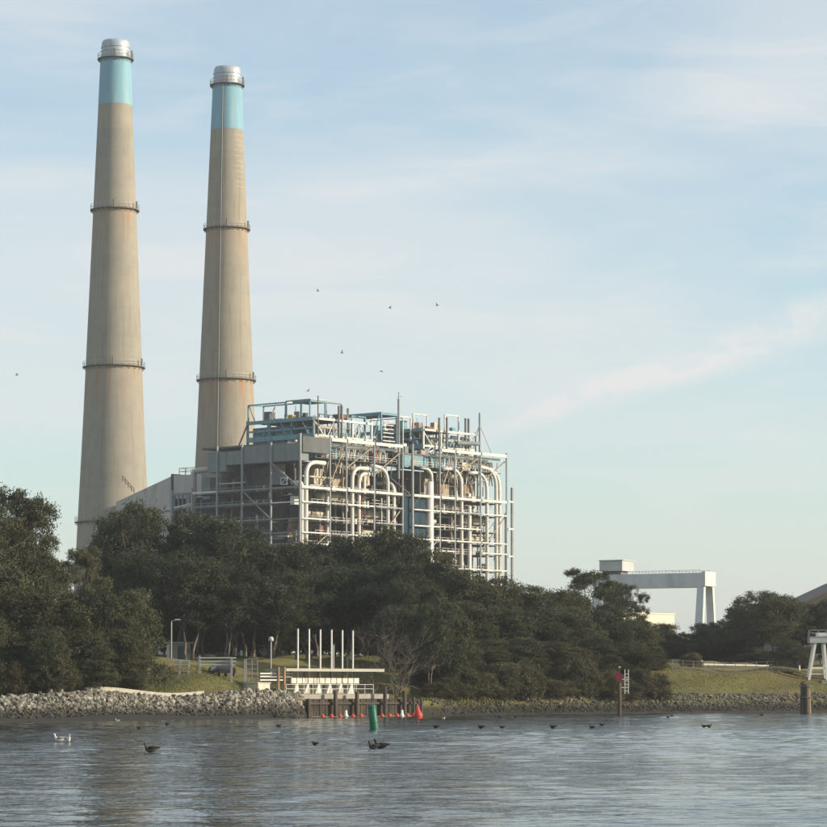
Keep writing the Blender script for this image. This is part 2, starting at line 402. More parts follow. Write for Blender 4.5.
xs = np.unique(np.concatenate([np.linspace(-75, 85, 214), np.geomspace(85, 6000, 24), -np.geomspace(75, 6000, 24)]))
yy = np.unique(np.concatenate([np.linspace(205, 440, 471), np.geomspace(440, 9000, 30)]))
X, Y = np.meshgrid(xs, yy); Z = height(X, Y)
nx, ny = len(xs), len(yy)
idx = np.arange(nx * ny).reshape(ny, nx)
quads = np.stack([idx[:-1, :-1], idx[:-1, 1:], idx[1:, 1:], idx[1:, :-1]], -1).reshape(-1, 4)
def np_mesh(name, co, faces, m, smooth=True):
    me = bpy.data.meshes.new(name)
    me.vertices.add(len(co)); me.vertices.foreach_set('co', np.asarray(co, np.float32).ravel())
    k = faces.shape[1]
    me.loops.add(faces.size); me.loops.foreach_set('vertex_index', faces.astype(np.int32).ravel())
    me.polygons.add(len(faces)); me.polygons.foreach_set('loop_start', np.arange(0, faces.size, k, dtype=np.int32))
    me.polygons.foreach_set('use_smooth', np.full(len(faces), smooth))
    me.materials.append(MATS[m]); me.update(calc_edges=True); me.validate(); return me
ground = link('ground', np_mesh('ground', np.stack([X, Y, Z], -1).reshape(-1, 3), quads, 'ground_grass'))
tag(ground, 'grassy bank and flat land behind the harbour shore', 'ground', kind='structure')

m = bpy.data.materials.new('water'); m.use_nodes = True; MATS['water'] = m
t = m.node_tree; n = t.nodes; b = n['Principled BSDF']
b.inputs['Base Color'].default_value = (0.022, 0.030, 0.032, 1); b.inputs['Roughness'].default_value = .06; b.inputs['IOR'].default_value = 1.333
g = n.new('ShaderNodeNewGeometry')
def wn(scale, sx_, sy_, det, rot):
    mp = n.new('ShaderNodeMapping'); mp.inputs['Scale'].default_value = (sx_, sy_, 1); mp.inputs['Rotation'].default_value = (0, 0, rot)
    t.links.new(g.outputs['Position'], mp.inputs['Vector'])
    a = n.new('ShaderNodeTexNoise'); a.inputs['Scale'].default_value = scale; a.inputs['Detail'].default_value = det; a.inputs['Roughness'].default_value = .6
    t.links.new(mp.outputs[0], a.inputs['Vector']); return a.outputs['Fac']
fine = wn(1.0, 1.1, 1.9, 3, .15); gust = wn(.03, 1, 2.2, 3, .1)
amp = mrange(t, n, gust, .35, .65, .55, 1.25)
bp = n.new('ShaderNodeBump'); bp.inputs['Distance'].default_value = .075; bp.inputs['Strength'].default_value = 1.0
t.links.new(mmul(t, n, fine, amp), bp.inputs['Height']); t.links.new(bp.outputs[0], b.inputs['Normal'])
gx = np.linspace(-62, 66, 300); gy = np.concatenate([np.linspace(48, 150, 420), np.linspace(150, 372, 520)[1:]])
WX, WY = np.meshgrid(gx, gy); rng = np.random.default_rng(5)
WZ = np.zeros_like(WX)
for i in range(46):
    lam = rng.uniform(.9, 1.0) * 1.25 ** (i % 9) * .9; th = rng.normal(R(80), R(30)); k = 2 * math.pi / lam
    WZ += .0038 * lam ** .72 / 1.6 * np.sin(k * (WX * math.cos(th) + WY * math.sin(th)) + rng.uniform(0, 6.3))
edge = np.clip((WX + 62) / 6, 0, 1) * np.clip((66 - WX) / 6, 0, 1) * np.clip((WY - 48) / 4, 0, 1) * np.clip((372 - WY) / 5, 0, 1)
WZ *= edge
calm = .6 + .4 * np.sin(WX * .05 + 1) * np.sin(WY * .045) ; WZ *= np.clip(calm + .25, .35, 1)
co = np.stack([WX, WY, WZ], -1).reshape(-1, 3); nx, ny = len(gx), len(gy)
idx = np.arange(nx * ny).reshape(ny, nx)
q = np.stack([idx[:-1, :-1], idx[:-1, 1:], idx[1:, 1:], idx[1:, :-1]], -1).reshape(-1, 4)
o8 = [(-6000, -6000, 0), (6000, -6000, 0), (6000, 900, 0), (-6000, 900, 0)]
base = len(co); co = np.concatenate([co, np.array(o8)]); c00, c10, c11, c01 = idx[0, 0], idx[0, -1], idx[-1, -1], idx[-1, 0]
q = np.concatenate([q, np.array([[base, base + 1, c10, c00], [base + 1, base + 2, c11, c10], [base + 2, base + 3, c01, c11], [base + 3, base, c00, c01]])])
tag(link('water', np_mesh('water', co, q, 'water')), 'rippled grey harbour water in the foreground', 'water', kind='structure')

# far hills
hb = MB(); random.seed(3)
hp = [(x, 5200, 48 + 30 * math.sin(x * .0011 + .9) + 14 * math.sin(x * .0043) + 7 * math.sin(x * .013)) for x in range(-3600, 3601, 60)]
for (x, y, z), (x2, y2, z2) in zip(hp[:-1], hp[1:]):
    hb.add([(x, y - 600, 5), (x2, y2 - 600, 5), (x2, y2, z2), (x, y, z), (x2, y2 + 900, 5), (x, y + 900, 5)], [(0, 1, 2, 3), (3, 2, 4, 5)])
tag(hb.build('hills', 'hill', smooth=True), 'low hazy hills on the far horizon', 'hills', kind='structure')

# ------------------------------------------------------------------ chimneys
def chimney(px, Y, ycap, yplat0, yband, plats, cmat, label, lowplat=None, ladder=False):
    g0 = at(px, 690, Y); gz = 6.5
    root = thing('chimney', (at(px, 300, Y).x, Y, gz), label, 'chimney', 'tall concrete chimneys of the power station')
    z = lambda py: at(px, py, Y).z - gz
    zt, zc, zb = z(ycap), z(yplat0), z(yband)
    def rad(zz): return 3.62 + (zc - zz) * .0418 + max(0, (60 - zz)) * .006
    sh = MB(); sh.lathe([(rad(zz), zz) for zz in np.linspace(-1.5, zb, 40)], 96)
    sh.build('shaft', cmat, root, True)
    bd = MB(); bd.lathe([(rad(zz) + .02, zz) for zz in np.linspace(zb, zc, 8)], 96); bd.build('painted_band', 'aqua_paint', root, True)
    cp = MB(); hh = zt - zc
    cp.lathe([(3.45, zc - .1), (3.42, zc + .35 * hh), (3.38, zc + .78 * hh), (3.25, zc + .92 * hh), (3.0, zc + .99 * hh), (2.75, zt), (2.45, zt - .1), (2.45, zt - 2.5)], 64)
    cap = cp.build('cap', 'cap_steel', root, True)
    for k in range(3):
        rb = MB(); rz = zc + hh * (.2 + .2 * k); rb.lathe([(3.40, rz), (3.52, rz + .03), (3.52, rz + .17), (3.40, rz + .2)], 48); rb.build('stiffener_ring', 'cap_steel', cap)
    for pz in [zc] + [z(p) for p in plats] + ([z(lowplat)] if lowplat else []):
        r = rad(pz); pf = MB(); pf.lathe([(r + .02, pz), (r + .72, pz), (r + .72, pz + .14), (r + .02, pz + .14), (r + .02, pz)], 64)
        p = pf.build('gallery', 'rusty_steel', root)
        rl = MB(); ns = 30
        ring = [(math.cos(2 * math.pi * k / ns) * (r + .67), math.sin(2 * math.pi * k / ns) * (r + .67), pz + .14) for k in range(ns + 1)]
        for a, b_ in zip(ring[:-1], ring[1:]):
            a = Vector(a); b_ = Vector(b_)
            rl.bar(a, a + Vector((0, 0, 1.2)), .07)
            for q_ in (.6, 1.2): rl.bar(a + Vector((0, 0, q_)), b_ + Vector((0, 0, q_)), .055)
        rl.build('railing', 'galvanised', p)
        for k in range(24):
            a = 2 * math.pi * (k + .5) / 24; c_, s_ = math.cos(a), math.sin(a)
            br = piece('bracket', (c_ * (r + .05), s_ * (r + .05), pz - .7), (c_ * (r + .75), s_ * (r + .65), pz - .06), .08, .10, 'rusty_steel', p)
        for k in range(2):   # aircraft warning lamps
            a = -1.5 + k * 1.1
            lm = MB(); lm.tube([(math.cos(a) * (r + .8), math.sin(a) * (r + .8), pz + .2), (math.cos(a) * (r + .8), math.sin(a) * (r + .8), pz + 1.9)], [.16, .22], 8); lm.build('lamp', 'dull_steel', p)
    if ladder:
        a = -1.5 - .28
        for off, m_, d in ((0, 'galvanised', .26), (.07, 'dull_steel', .16)):
            for zz in np.arange(0, zc - 2, 12.0):
                z1 = min(zz + 12, zc)
                rr0, rr1 = rad(zz) + .22, rad(z1) + .22
                rod('ladder_conduit', (math.cos(a + off) * rr0, math.sin(a + off) * rr0, zz), (math.cos(a + off) * rr1, math.sin(a + off) * rr1, z1), d, m_, root, 6)
        random.seed(9)
        for k in range(11):  # white strips left on the shaft
            py = 137 + k * 5.2; zz = z(py); r = rad(zz) + .03; a0 = -1.05 + random.uniform(-.06, .02); a1 = -.42
            if k % 3 == 2: a0 += .14
            sb = MB(); st = [a0 + (a1 - a0) * i / 6 for i in range(7)]
            sb.add([(math.cos(q_) * r, math.sin(q_) * r, zz + dz) for q_ in st for dz in (-random.uniform(.04, .09), .07)], [(2 * i, 2 * i + 2, 2 * i + 3, 2 * i + 1) for i in range(6)])
            sb.build('white_strip', 'curb_white', root)
    return root
chimney(114.3, 685, 41, 60, 106, (211, 368), 'concrete_a', 'taller looking concrete chimney with smooth shaft, standing beyond the sloping flue duct', lowplat=523)
chimney(226.5, 714, 67.5, 86, 131, (230, 381), 'concrete_b', 'concrete chimney with pale ladder line and white strips under its aqua top', ladder=True)

# ------------------------------------------------------------------ power plant (local frame: x along the sunlit face, y into the block)
PLANT = Vector((-23.8, 620, 0)); PROT = math.atan2(.755, .655)
def boiler(u0, which, label):
    rnd = random.Random(20 + which)
    ex = Vector((math.cos(PROT), math.sin(PROT), 0))
    root = thing('boiler_unit', PLANT + ex * u0 + Vector((0, 0, 7)), label, 'boiler structure', 'open steel boiler structures of the power station', PROT)
    G = 7.0
    def P(u, v, z): return (u, v, z - G)
    US = [-1.0, 8.5, 13.8, 23.0, 32.6]; VS = [0, 8.7, 17.5, 25.2, 33.0]
    LV = [57.2, 46.4, 43.2, 39.6, 36.6, 34.2, 30.3, 25.5, 20, 14]
    # columns
    for i, u in enumerate(US):
        piece('column', P(u, 0, 6.5), P(u, 0, 58.0), .3 if i else .42, .3 if i else .42, 'frame_grey', root)
    for v in VS[1:]:
        piece('column', P(-1, v, 6.5), P(-1, v, 56.5 if v < 30 else 47.5), .36, .36, 'frame_grey', root)
        for u in (13.8, 32.6):
            piece('column', P(u, v, 6.5), P(u, v, 56.0), .4, .4, 'frame_grey', root)
    if which == 0: VX = VS + [39.5]
    else: VX = VS
    if which == 0:
        piece('column', P(-1, 39.5, 6.5), P(-1, 39.5, 47.4), .55, .55, 'frame_grey', root)
    # front beams
    for k, z in enumerate(LV):
        for i in range(4):
            a, b_ = US[i], US[i + 1]
            thick = .7 if k == 0 else (.55 if k == 1 else .28)
            if k == 0 and i == 0: continue
            if k > 1 and rnd.random() < .12: continue
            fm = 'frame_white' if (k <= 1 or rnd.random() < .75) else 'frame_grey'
            piece('beam', P(a + .3, -.12, z), P(b_ - .3, -.12, z), .4, thick, fm, root)
    # left end beams
    for k, z in enumerate(LV[1:]):
        for i in range(len(VX) - 1):
            if k in (3,) and i > 2: continue
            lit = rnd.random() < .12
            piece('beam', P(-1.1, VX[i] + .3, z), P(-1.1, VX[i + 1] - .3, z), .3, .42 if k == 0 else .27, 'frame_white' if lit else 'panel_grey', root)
    # roof edge eaves beam plates, stepping in
    for i in range(1, 4):
        piece('beam', P(US[i] + .3, 1.6, 56.4), P(US[i + 1] - .3, 1.6, 56.4), .5, .5, 'frame_white', root)
    # grey duct panels round the top of the shaded end
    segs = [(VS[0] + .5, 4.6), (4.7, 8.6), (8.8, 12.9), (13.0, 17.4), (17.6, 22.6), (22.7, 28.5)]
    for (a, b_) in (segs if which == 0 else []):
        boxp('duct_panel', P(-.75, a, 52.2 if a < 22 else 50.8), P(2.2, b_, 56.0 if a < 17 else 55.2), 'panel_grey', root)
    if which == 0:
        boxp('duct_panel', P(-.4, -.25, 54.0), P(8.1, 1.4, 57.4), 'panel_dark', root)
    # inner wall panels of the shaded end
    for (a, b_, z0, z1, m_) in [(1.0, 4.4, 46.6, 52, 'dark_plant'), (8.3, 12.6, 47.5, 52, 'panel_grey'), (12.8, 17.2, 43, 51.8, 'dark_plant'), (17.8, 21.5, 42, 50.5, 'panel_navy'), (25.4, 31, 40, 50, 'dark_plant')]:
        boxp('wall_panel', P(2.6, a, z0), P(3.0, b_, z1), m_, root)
    # boiler casing behind the front galleries: panels each
    for iu in range(5):
        for iz in range(7):
            u = 6.2 + iu * 5.0; z = 9 + iz * 6.3
            m_ = rnd.choice(['tan_casing', 'tan_casing', 'dark_plant', 'dark_plant', 'grating', 'cream_casing'])
            d = rnd.uniform(0, .9)
            boxp('casing_panel', P(u, 8.2 + d, z), P(u + 4.85, 9.6 + d, z + 6.1), m_, root)
    boxp('furnace_block', P(6, 10.8, 8), P(31, 27, 53), 'dark_plant', root)
    for iz in range(6):
        boxp('casing_panel', P(5.2, 11, 9 + iz * 7.2), P(5.8, 26.5, 15.8 + iz * 7.2), 'dark_plant', root)
    # lit cream casing and vessels at gallery height
    for (u, du, z, dz, v) in [(9.0, 4.4, 46.8, 4.4, 5.2), (14.6, 5.6, 46.9, 3.2, 5.4), (24, 6.5, 47.2, 3.6, 5.8), (10, 3, 38, 4.5, 5.5), (19, 3, 34.6, 6, 5.6), (26, 4.5, 40, 3, 5)]:
        boxp('casing_box', P(u, v, z), P(u + du * .62, v + 2.6, z + dz), rnd.choice(['cream_casing', 'tan_casing']), root)
    for (u0_, u1_, v, z, d) in [(9, 21, 4.2, 45.2, 2.3), (20, 31, 4.6, 42.0, 2.2), (15, 24, 4.0, 52.0, 1.5), (4, 12, 4.2, 41.2, 1.4), (22, 31, 4.0, 37.6, 1.8), (11, 19, 4.0, 32.4, 2.0), (22, 30, 4.4, 28.0, 2.2)]:
        vs = MB(); n_ = 5; pts = [(u0_, v, z), (u0_ + .25, v, z), (u0_ + .6, v, z), (u1_ - .6, v, z), (u1_ - .25, v, z), (u1_, v, z)]
        vs.tube([P(*p) for p in pts], [d * .2, d * .38, d * .5, d * .5, d * .38, d * .2], 14); vs.build('pressure_vessel', 'cream_casing', root, True)
    # gallery floors and railings
    for z in (53.2, 46.0, 42.9, 39.2, 36.2, 33.8, 30.0, 25.2, 19.7, 13.7):
        cut = rnd.uniform(0, 6)
        boxp('gallery_floor', P(.2 + cut, 1.0, z - .12), P(31.8, 8.0, z), 'grating', root)
        if z < 50: boxp('gallery_floor', P(-.8, 9.0, z - .12), P(2.4, 32.5, z), 'grating', root)
        rl = MB(); rail_mesh(rl, [P(.4 + cut, .9, z), P(31.6, .9, z)], 1.1, 1.9, .07); rl.build('railing', 'frame_white', root)
        if z < 50:
            rl = MB(); rail_mesh(rl, [P(-.7, 9, z), P(-.7, 32.4, z)], 1.1, 2.2, .06); rl.build('railing', 'galvanised', root)
    # framed white hatch hung on the shaded end
    if which == 0:
        hx = -1.45; hatch = boxp('hatch', P(hx, 3.4, 47.0), P(hx + .12, 5.4, 48.6), 'frame_white', root)
        boxp('hatch_panel', P(hx - .06, 3.65, 47.2), P(hx - .01, 5.15, 48.4), 'dark_plant', root)
        piece('hatch_bar', P(hx - .1, 3.7, 48.35), P(hx - .1, 5.1, 47.25), .06, .16, 'frame_white', root)
    # braces
    for (a, b_, z0, z1) in [(8.5, 13.8, 46.4, 56), (-1, 8.5, 30.3, 36.6), (23, 32.6, 34, 43), (13.8, 23, 20, 30), (23, 32.6, 50, 56), (13.8, 23, 51, 56.5)]:
        piece('brace', P(a, .5, z0), P(b_, .5, z1), .22, .22, 'tan_casing', root)
    for (a, b_, z0, z1) in [(8.7, 17.5, 39.6, 46.4), (0, 8.7, 46, 52), (17.5, 25.2, 25, 36)]:
        piece('brace', P(-1, b_, z1), P(-1, a, z0), .3, .3, 'panel_grey', root)
    # upright and running pipes
    for k in range(30):
        u = rnd.uniform(.5, 31.5); v = rnd.uniform(1.6, 7.4); z0 = rnd.uniform(8, 44); z1 = z0 + rnd.uniform(5, 20)
        if z1 > 55.5: z1 = 55.5
        rod('pipe', P(u, v, z0), P(u, v, z1), rnd.choice([.25, .35, .5, .8]), rnd.choice(['pipe_white', 'frame_white', 'tan_casing', 'frame_grey', 'pipe_white', 'rust_red']), root)
    for k in range(26):
        u = rnd.uniform(0, 22); v = rnd.uniform(1.6, 7.2); z0 = rnd.uniform(10, 55)
        rod('pipe', P(u, v, z0), P(u + rnd.uniform(5, 11), v, z0), rnd.choice([.22, .3, .45]), rnd.choice(['pipe_white', 'tan_casing', 'frame_grey', 'cream_casing']), root)
    for k in range(14):
        v = rnd.uniform(3, 30); z0 = rnd.uniform(10, 42); z1 = z0 + rnd.uniform(5, 14)
        rod('pipe', P(rnd.uniform(.2, 2.2), v, z0), P(rnd.uniform(.2, 2.2), v, min(z1, 52)), rnd.choice([.25, .35, .5]), rnd.choice(['panel_grey', 'dark_plant', 'panel_light']), root)
    for k in range(16):
        v = rnd.uniform(3, 22); z0 = rnd.uniform(10, 50); u = rnd.uniform(-.4, 2.2)
        rod('pipe', P(u, v, z0), P(u, v + rnd.uniform(5, 11), z0), rnd.choice([.22, .35, .5]), rnd.choice(['panel_grey', 'dark_plant', 'panel_light']), root)
    for k in range(46):
        u = rnd.uniform(.5, 30); v = rnd.uniform(1.8, 6.5); z = rnd.choice([53.2, 46.0, 42.9, 39.2, 36.2, 33.8, 30.0, 25.2])
        boxp('equipment_box', P(u, v, z + .02), P(u + rnd.uniform(.5, 2.2), v + rnd.uniform(.5, 1.4), z + rnd.uniform(.6, 2.4)), rnd.choice(['cream_casing', 'tan_casing', 'dark_plant', 'panel_grey', 'rust_red', 'frame_white', 'grating']), root)
    for k in range(70):     # small-bore piping, conduits and struts over the whole front
        u = rnd.uniform(0, 31.5); v = rnd.uniform(.5, 6.5); z = rnd.uniform(12, 54); q_ = rnd.random()
        m_ = rnd.choice(['frame_white', 'pipe_white', 'frame_grey', 'tan_casing', 'rust_red', 'dull_steel', 'cream_casing'])
        if q_ < .5: rod('conduit', P(u, v, z), P(u, v, min(55.4, z + rnd.uniform(2, 8))), rnd.uniform(.1, .26), m_, root, 6)
        elif q_ < .8: rod('conduit', P(u, v, z), P(min(32, u + rnd.uniform(2, 7)), v, z), rnd.uniform(.1, .24), m_, root, 6)
        else: rod('conduit', P(u, v, z), P(min(32, u + rnd.uniform(1.5, 4)), v, min(55.4, z + rnd.uniform(2, 5))), rnd.uniform(.1, .2), m_, root, 6)
    for k in range(34):
        u = rnd.uniform(12.3, 28); v = rnd.uniform(7.6, 18); z = rnd.uniform(56.6, 62); q_ = rnd.random()
        m_ = rnd.choice(['frame_white', 'frame_grey', 'tan_casing', 'teal_paint', 'dull_steel', 'cream_casing'])
        if q_ < .55: rod('conduit', P(u, v, z), P(u, v, z + rnd.uniform(1, 4.5)), rnd.uniform(.1, .24), m_, root, 6)
        else: rod('conduit', P(u, v, z), P(u + rnd.uniform(1.5, 5), v, z + rnd.choice([0, 0, 1.6])), rnd.uniform(.1, .22), m_, root, 6)
    for k in range(60):     # dense dark lattice of hangers and braces at roof level and in the rooftop frame
        hi = k % 2; u = rnd.uniform(9, 30) if not hi else rnd.uniform(12.4, 30); v = rnd.uniform(2.2, 7) if not hi else rnd.uniform(8.4, 22)
        z = rnd.uniform(50.5, 54) if not hi else rnd.uniform(56.7, 60.5); m_ = rnd.choice(['dull_steel', 'dark_plant', 'frame_grey', 'teal_paint', 'tan_casing'])
        q_ = rnd.random()
        if q_ < .35: piece('lattice_bar', P(u, v, z), P(u, v, z + rnd.uniform(1.5, 4)), .16, .16, m_, root)
        elif q_ < .7: piece('lattice_bar', P(u, v, z), P(min(31, u + rnd.uniform(2, 5)), v, z), .16, .2, m_, root)
        else: piece('lattice_bar', P(u, v, z), P(min(31, u + rnd.choice([-1, 1]) * rnd.uniform(1, 2.4)), v, z + rnd.uniform(1.5, 3)), .14, .14, m_, root)
    if which == 1:
        for k in range(36):     # the gap between the two rooftop frames is filled with plant too
            u = rnd.uniform(-4, 11); v = rnd.uniform(8, 20); z = rnd.uniform(56.6, 60)
            m_ = rnd.choice(['dull_steel', 'dark_plant', 'frame_grey', 'tan_casing', 'frame_white'])
            if k % 3 == 0: piece('lattice_bar', P(u, v, 56.6), P(u, v, z + rnd.uniform(1, 4)), .18, .18, m_, root)
            elif k % 3 == 1: piece('lattice_bar', P(u, v, z), P(u + rnd.uniform(2, 6), v, z), .18, .22, m_, root)
            else: boxp('equipment_box', P(u, v, 56.55), P(u + rnd.uniform(.8, 3), v + rnd.uniform(.6, 2), 56.55 + rnd.uniform(.8, 3)), m_, root)
    for k in range(64):     # small piping, struts and ladders over the shaded end
        v = rnd.uniform(1, 32); u = rnd.uniform(-.9, 2.3); z = rnd.uniform(12, 50); q_ = rnd.random()
        m_ = rnd.choice(['panel_grey', 'frame_grey', 'dull_steel', 'panel_light', 'dark_plant', 'tan_casing'])
        if q_ < .45: rod('conduit', P(u, v, z), P(u, v, min(51.8, z + rnd.uniform(2, 8))), rnd.uniform(.1, .3), m_, root, 6)
        elif q_ < .8: rod('conduit', P(u, v, z), P(u, min(33, v + rnd.uniform(2, 7)), z), rnd.uniform(.1, .26), m_, root, 6)
        else: rod('conduit', P(u, v, z), P(u, min(33, v + rnd.uniform(1.5, 4)), min(51.8, z + rnd.uniform(2, 5))), rnd.uniform(.1, .2), m_, root, 6)
    # truss of short diagonals under the roof edge, and hanger rods
    for k in range(22):
        u = 9 + k * 1.06; z = 50.2
        piece('hanger', P(u, 2.4, z), P(u + (.9 if k % 2 else -.9), 2.4, 55.8), .18, .18, rnd.choice(['frame_white', 'frame_grey', 'tan_casing']), root)
    # teal box girders behind the roof edge
    boxp('girder', P(8.9, 3.0, 53.4), P(14.4, 4.2, 56.0), 'teal_paint', root)
    boxp('girder', P(-.2, 3.2, 53.0), P(8.2, 4.4, 55.8), 'teal_paint', root)
    boxp('girder', P(15, 3.4, 54.2), P(31.6, 4.4, 55.8), 'panel_grey', root)
    # roof deck
    for (a, b_) in [(0.5, 8.4), (8.6, 16.4), (16.6, 24.4), (24.6, 32.2)]:
        boxp('roof_plate', P(a, 5.2, 56.1), P(b_, 31.5, 56.5), 'grating', root)
    if which == 0:
        rod('pipe', P(9, 5.4, 58.0), P(25, 5.4, 58.0), .9, 'cream_casing', root)
    # tall hoop pipes in front of the casing
    def hoop(pts, d):
        hb_ = MB(); hb_.tube([P(*p) for p in pts], d / 2, 12); hb_.build('hoop_pipe', 'pipe_white', root, True)
    if which == 0:
        hoop(arcpts((1.6, .7, 8), (1.6, .7, 52.0), (7.6, .7, 52.0), 3.2), .95)
        hoop(arcpts((.2, .6, 8), (.2, .6, 47.5), (.2, 3.6, 47.5), 1.0), .8)
        hoop(arcpts((16.6, .8, 8), (16.6, .8, 51.6), (21.8, .8, 51.6), 3.0), .85)
        hoop(arcpts((19.6, 1.5, 8), (19.6, 1.5, 50.5), (23.0, 1.5, 50.5), 2.4), .85)
        hoop(arcpts((28.6, .9, 8), (28.6, .9, 52.0), (22.8, .9, 52.4), 3.6), .8)
        hoop(arcpts((31.0, 1.2, 8), (31.0, 1.2, 49.0), (31.0, 6, 49.0), 2.2), .8)
    else:
        hoop(arcpts((17.0, .7, 8), (17.0, .7, 53.6), (10.4, .7, 53.0), 4.6), .8)
        hoop(arcpts((26.2, .7, 8), (26.2, .7, 53.2), (19.6, .7, 52.6), 4.6), .8)
        hoop(arcpts((29.6, .7, 8), (29.6, .7, 54.2), (23.4, .7, 54.2), 4.8), .85)
        hoop(arcpts((31.2, 1.0, 8), (31.2, 1.0, 54.0), (25.4, 1.0, 54.0), 4.8), .85)
        hoop(arcpts((7.6, 1.6, 8), (7.6, 1.6, 53.0), (3.4, 1.6, 53.0), 3.0), .8)
        hoop([(5.6, .5, 8), (5.6, .5, 49.8)], 1.7)
        hoop([(20.0, .8, 8), (20.0, .8, 45.0)], .9)
        hoop([(33.4, .8, 8), (33.4, .8, 44.0)], .8)
        for k in range(4):
            piece('beam', P(32.9, -.1, 46.6 - k * 6.4), P(34.8, -.1, 46.6 - k * 6.4), .4, .4, 'frame_white', root)
        piece('column', P(34.9, .2, 6.5), P(34.9, .2, 50.0), .5, .5, 'frame_grey', root)
        for (a, b_, z0, z1) in [(-3.6, .2, 28, 45.9), (.3, 2.4, 28, 45.9), (2.5, 4.5, 28, 45.9)]:
            boxp('wall_panel', P(a, .8, z0), P(b_, 1.0, z1), 'panel_navy', root)
    # ---- superstructure on the roof
    U0, U1, V0, V1 = 12.0, 31.0, 8.0, 28.5
    ZD = 62.6
    for (u, v) in [(U0, V0), (18.3, V0), (24.6, V0), (U1, V0), (U0, 14.8), (U0, 21.6), (U0, V1), (U1, V1), (U1, 18)]:
        piece('column', P(u, v, 56.5), P(u, v, 63.2), .42, .42, 'teal_paint' if (u == U0 and v > V0) else 'frame_white', root)
    for a, b_ in ((U0, 18.3), (18.3, 24.6), (24.6, U1)):
        piece('beam', P(a, V0 - .35, ZD), P(b_, V0 - .35, ZD), .3, .5, 'frame_white', root)
        piece('beam', P(a, V0, 58.9), P(b_, V0, 58.9), .3, .45, 'frame_white', root)
        boxp('girder', P(a + .2, V0 + 2, 58.6), P(b_ - .2, V0 + 2.6, 60.2), 'teal_paint', root)
    for a, b_ in ((V0, 14.8), (14.8, 21.6), (21.6, V1)):
        piece('beam', P(U0 - .35, a, ZD), P(U0 - .35, b_, ZD), .3, .8, 'teal_paint', root)
        piece('beam', P(U0 - .2, a, 58.8), P(U0 - .2, b_, 58.8), .3, 1.1, 'teal_paint', root)
        piece('beam', P(U0 - .2, a, 60.6), P(U0 - .2, b_, 60.6), .25, .4, 'teal_paint', root)
        boxp('girder', P(U0 + 1.4, a + .4, 57.4), P(U0 + 2.2, b_ - .3, 61.6), 'teal_paint' if a > 10 else 'dark_plant', root)
    for (a, b_, z0, z1) in [(V0, 11.4, 56.8, 62.2), (14.8, 18, 57, 62.2), (21.6, 25, 62.2, 57), (V1, 31.5, 62.2, 57)]:
        piece('brace', P(U0 - .2, a, z0), P(U0 - .2, b_, z1), .25, .25, 'teal_paint' if a < V1 else 'rust_red', root)
    for (a, b_, z0, z1) in [(12.2, 15.2, 62, 59), (15.2, 12.2, 59, 57), (15.2, 18.2, 57, 62), (24.8, 27.6, 57, 62), (27.8, 30.6, 62, 57), (12.4, 18, 57, 59)]:
        piece('brace', P(a, V0, z0), P(b_, V0, z1), .2, .2, 'frame_white', root)
    # deck plates on top
    for (a, b_) in ((V0 + .2, 14.6), (15.0, 21.4), (21.8, V1)):
        boxp('deck_plate', P(U0 + .1, a, ZD + .1), P(U1 - 6, b_, ZD + .35), 'grating', root)
    # portal frames and sheds above the deck
    def portal(u0_, u1_, v, z0, z1, m_='frame_white', w_=.28):
        piece('post', P(u0_, v, z0), P(u0_, v, z1), w_, w_, m_, root); piece('post', P(u1_, v, z0), P(u1_, v, z1), w_, w_, m_, root)
        piece('crossbar', P(u0_, v, z1), P(u1_, v, z1), w_, w_, m_, root)
    def portalv(u, v0_, v1_, z0, z1, m_='teal_paint', w_=.28):
        piece('post', P(u, v0_, z0), P(u, v0_, z1), w_, w_, m_, root); piece('post', P(u, v1_, z0), P(u, v1_, z1), w_, w_, m_, root)
        piece('crossbar', P(u, v0_, z1), P(u, v1_, z1), w_, w_, m_, root)
    if which == 0:
        portalv(U0, 9.3, 16.5, ZD, 66.9); portalv(U0, 16.7, 28.3, ZD, 66.7); portalv(17, 9.3, 16.5, ZD, 67.0); portalv(17, 16.7, 28.3, ZD, 66.9)
        piece('crossbar', P(U0, 9.3, 66.9), P(17, 9.3, 67), .28, .28, 'frame_white', root)
        piece('crossbar', P(U0, 16.6, 66.8), P(17, 16.6, 67), .28, .28, 'frame_white', root)
        piece('crossbar', P(U0, 28.3, 66.7), P(17, 28.3, 66.9), .28, .28, 'teal_paint', root)
        boxp('roof_plate', P(U0 - .1, 9.0, 66.4), P(17.2, 14.5, 66.95), 'teal_paint', root)
        piece('brace', P(U0, 22, ZD), P(U0, 19.5, 66.7), .2, .2, 'frame_white', root); piece('brace', P(U0, 26, ZD), P(U0, 28.1, 66.7), .2, .2, 'teal_paint', root)
        portal(17.5, 22.5, 9.5, ZD, 66.6, 'dull_steel'); portal(26, 30.6, 9.5, 60, 64.2, 'teal_paint'); portal(20, 27.5, 14, 60, 64.5, 'dull_steel')
    else:
        for (a, b_) in ((9, 14), (14.2, 19)):
            boxp('roof_plate', P(-1.5, a, 65.2), P(4, b_, 65.8), 'teal_paint', root)
        portalv(-1.5, 9, 19, 58, 65.2); portalv(3.9, 9, 19, 58, 65.2); portalv(6, 9, 19, 58, 64.9, 'frame_white', .2)
        portal(13, 18, 12, ZD, 66.6); portal(22, 27, 10, ZD, 66.9); portal(6, 11, 11, 60, 65.5); portal(7.5, 12, 20, 60, 65.5)
        for k in range(7): piece('tread', P(-.8, 9.1, 58.4 + k * .9), P(2.8, 9.1, 58.4 + k * .9), .2, .2, 'frame_white', root)
        piece('brace', P(-6, 8, 58), P(-2.5, 8.8, 65), .2, .2, 'teal_paint', root)
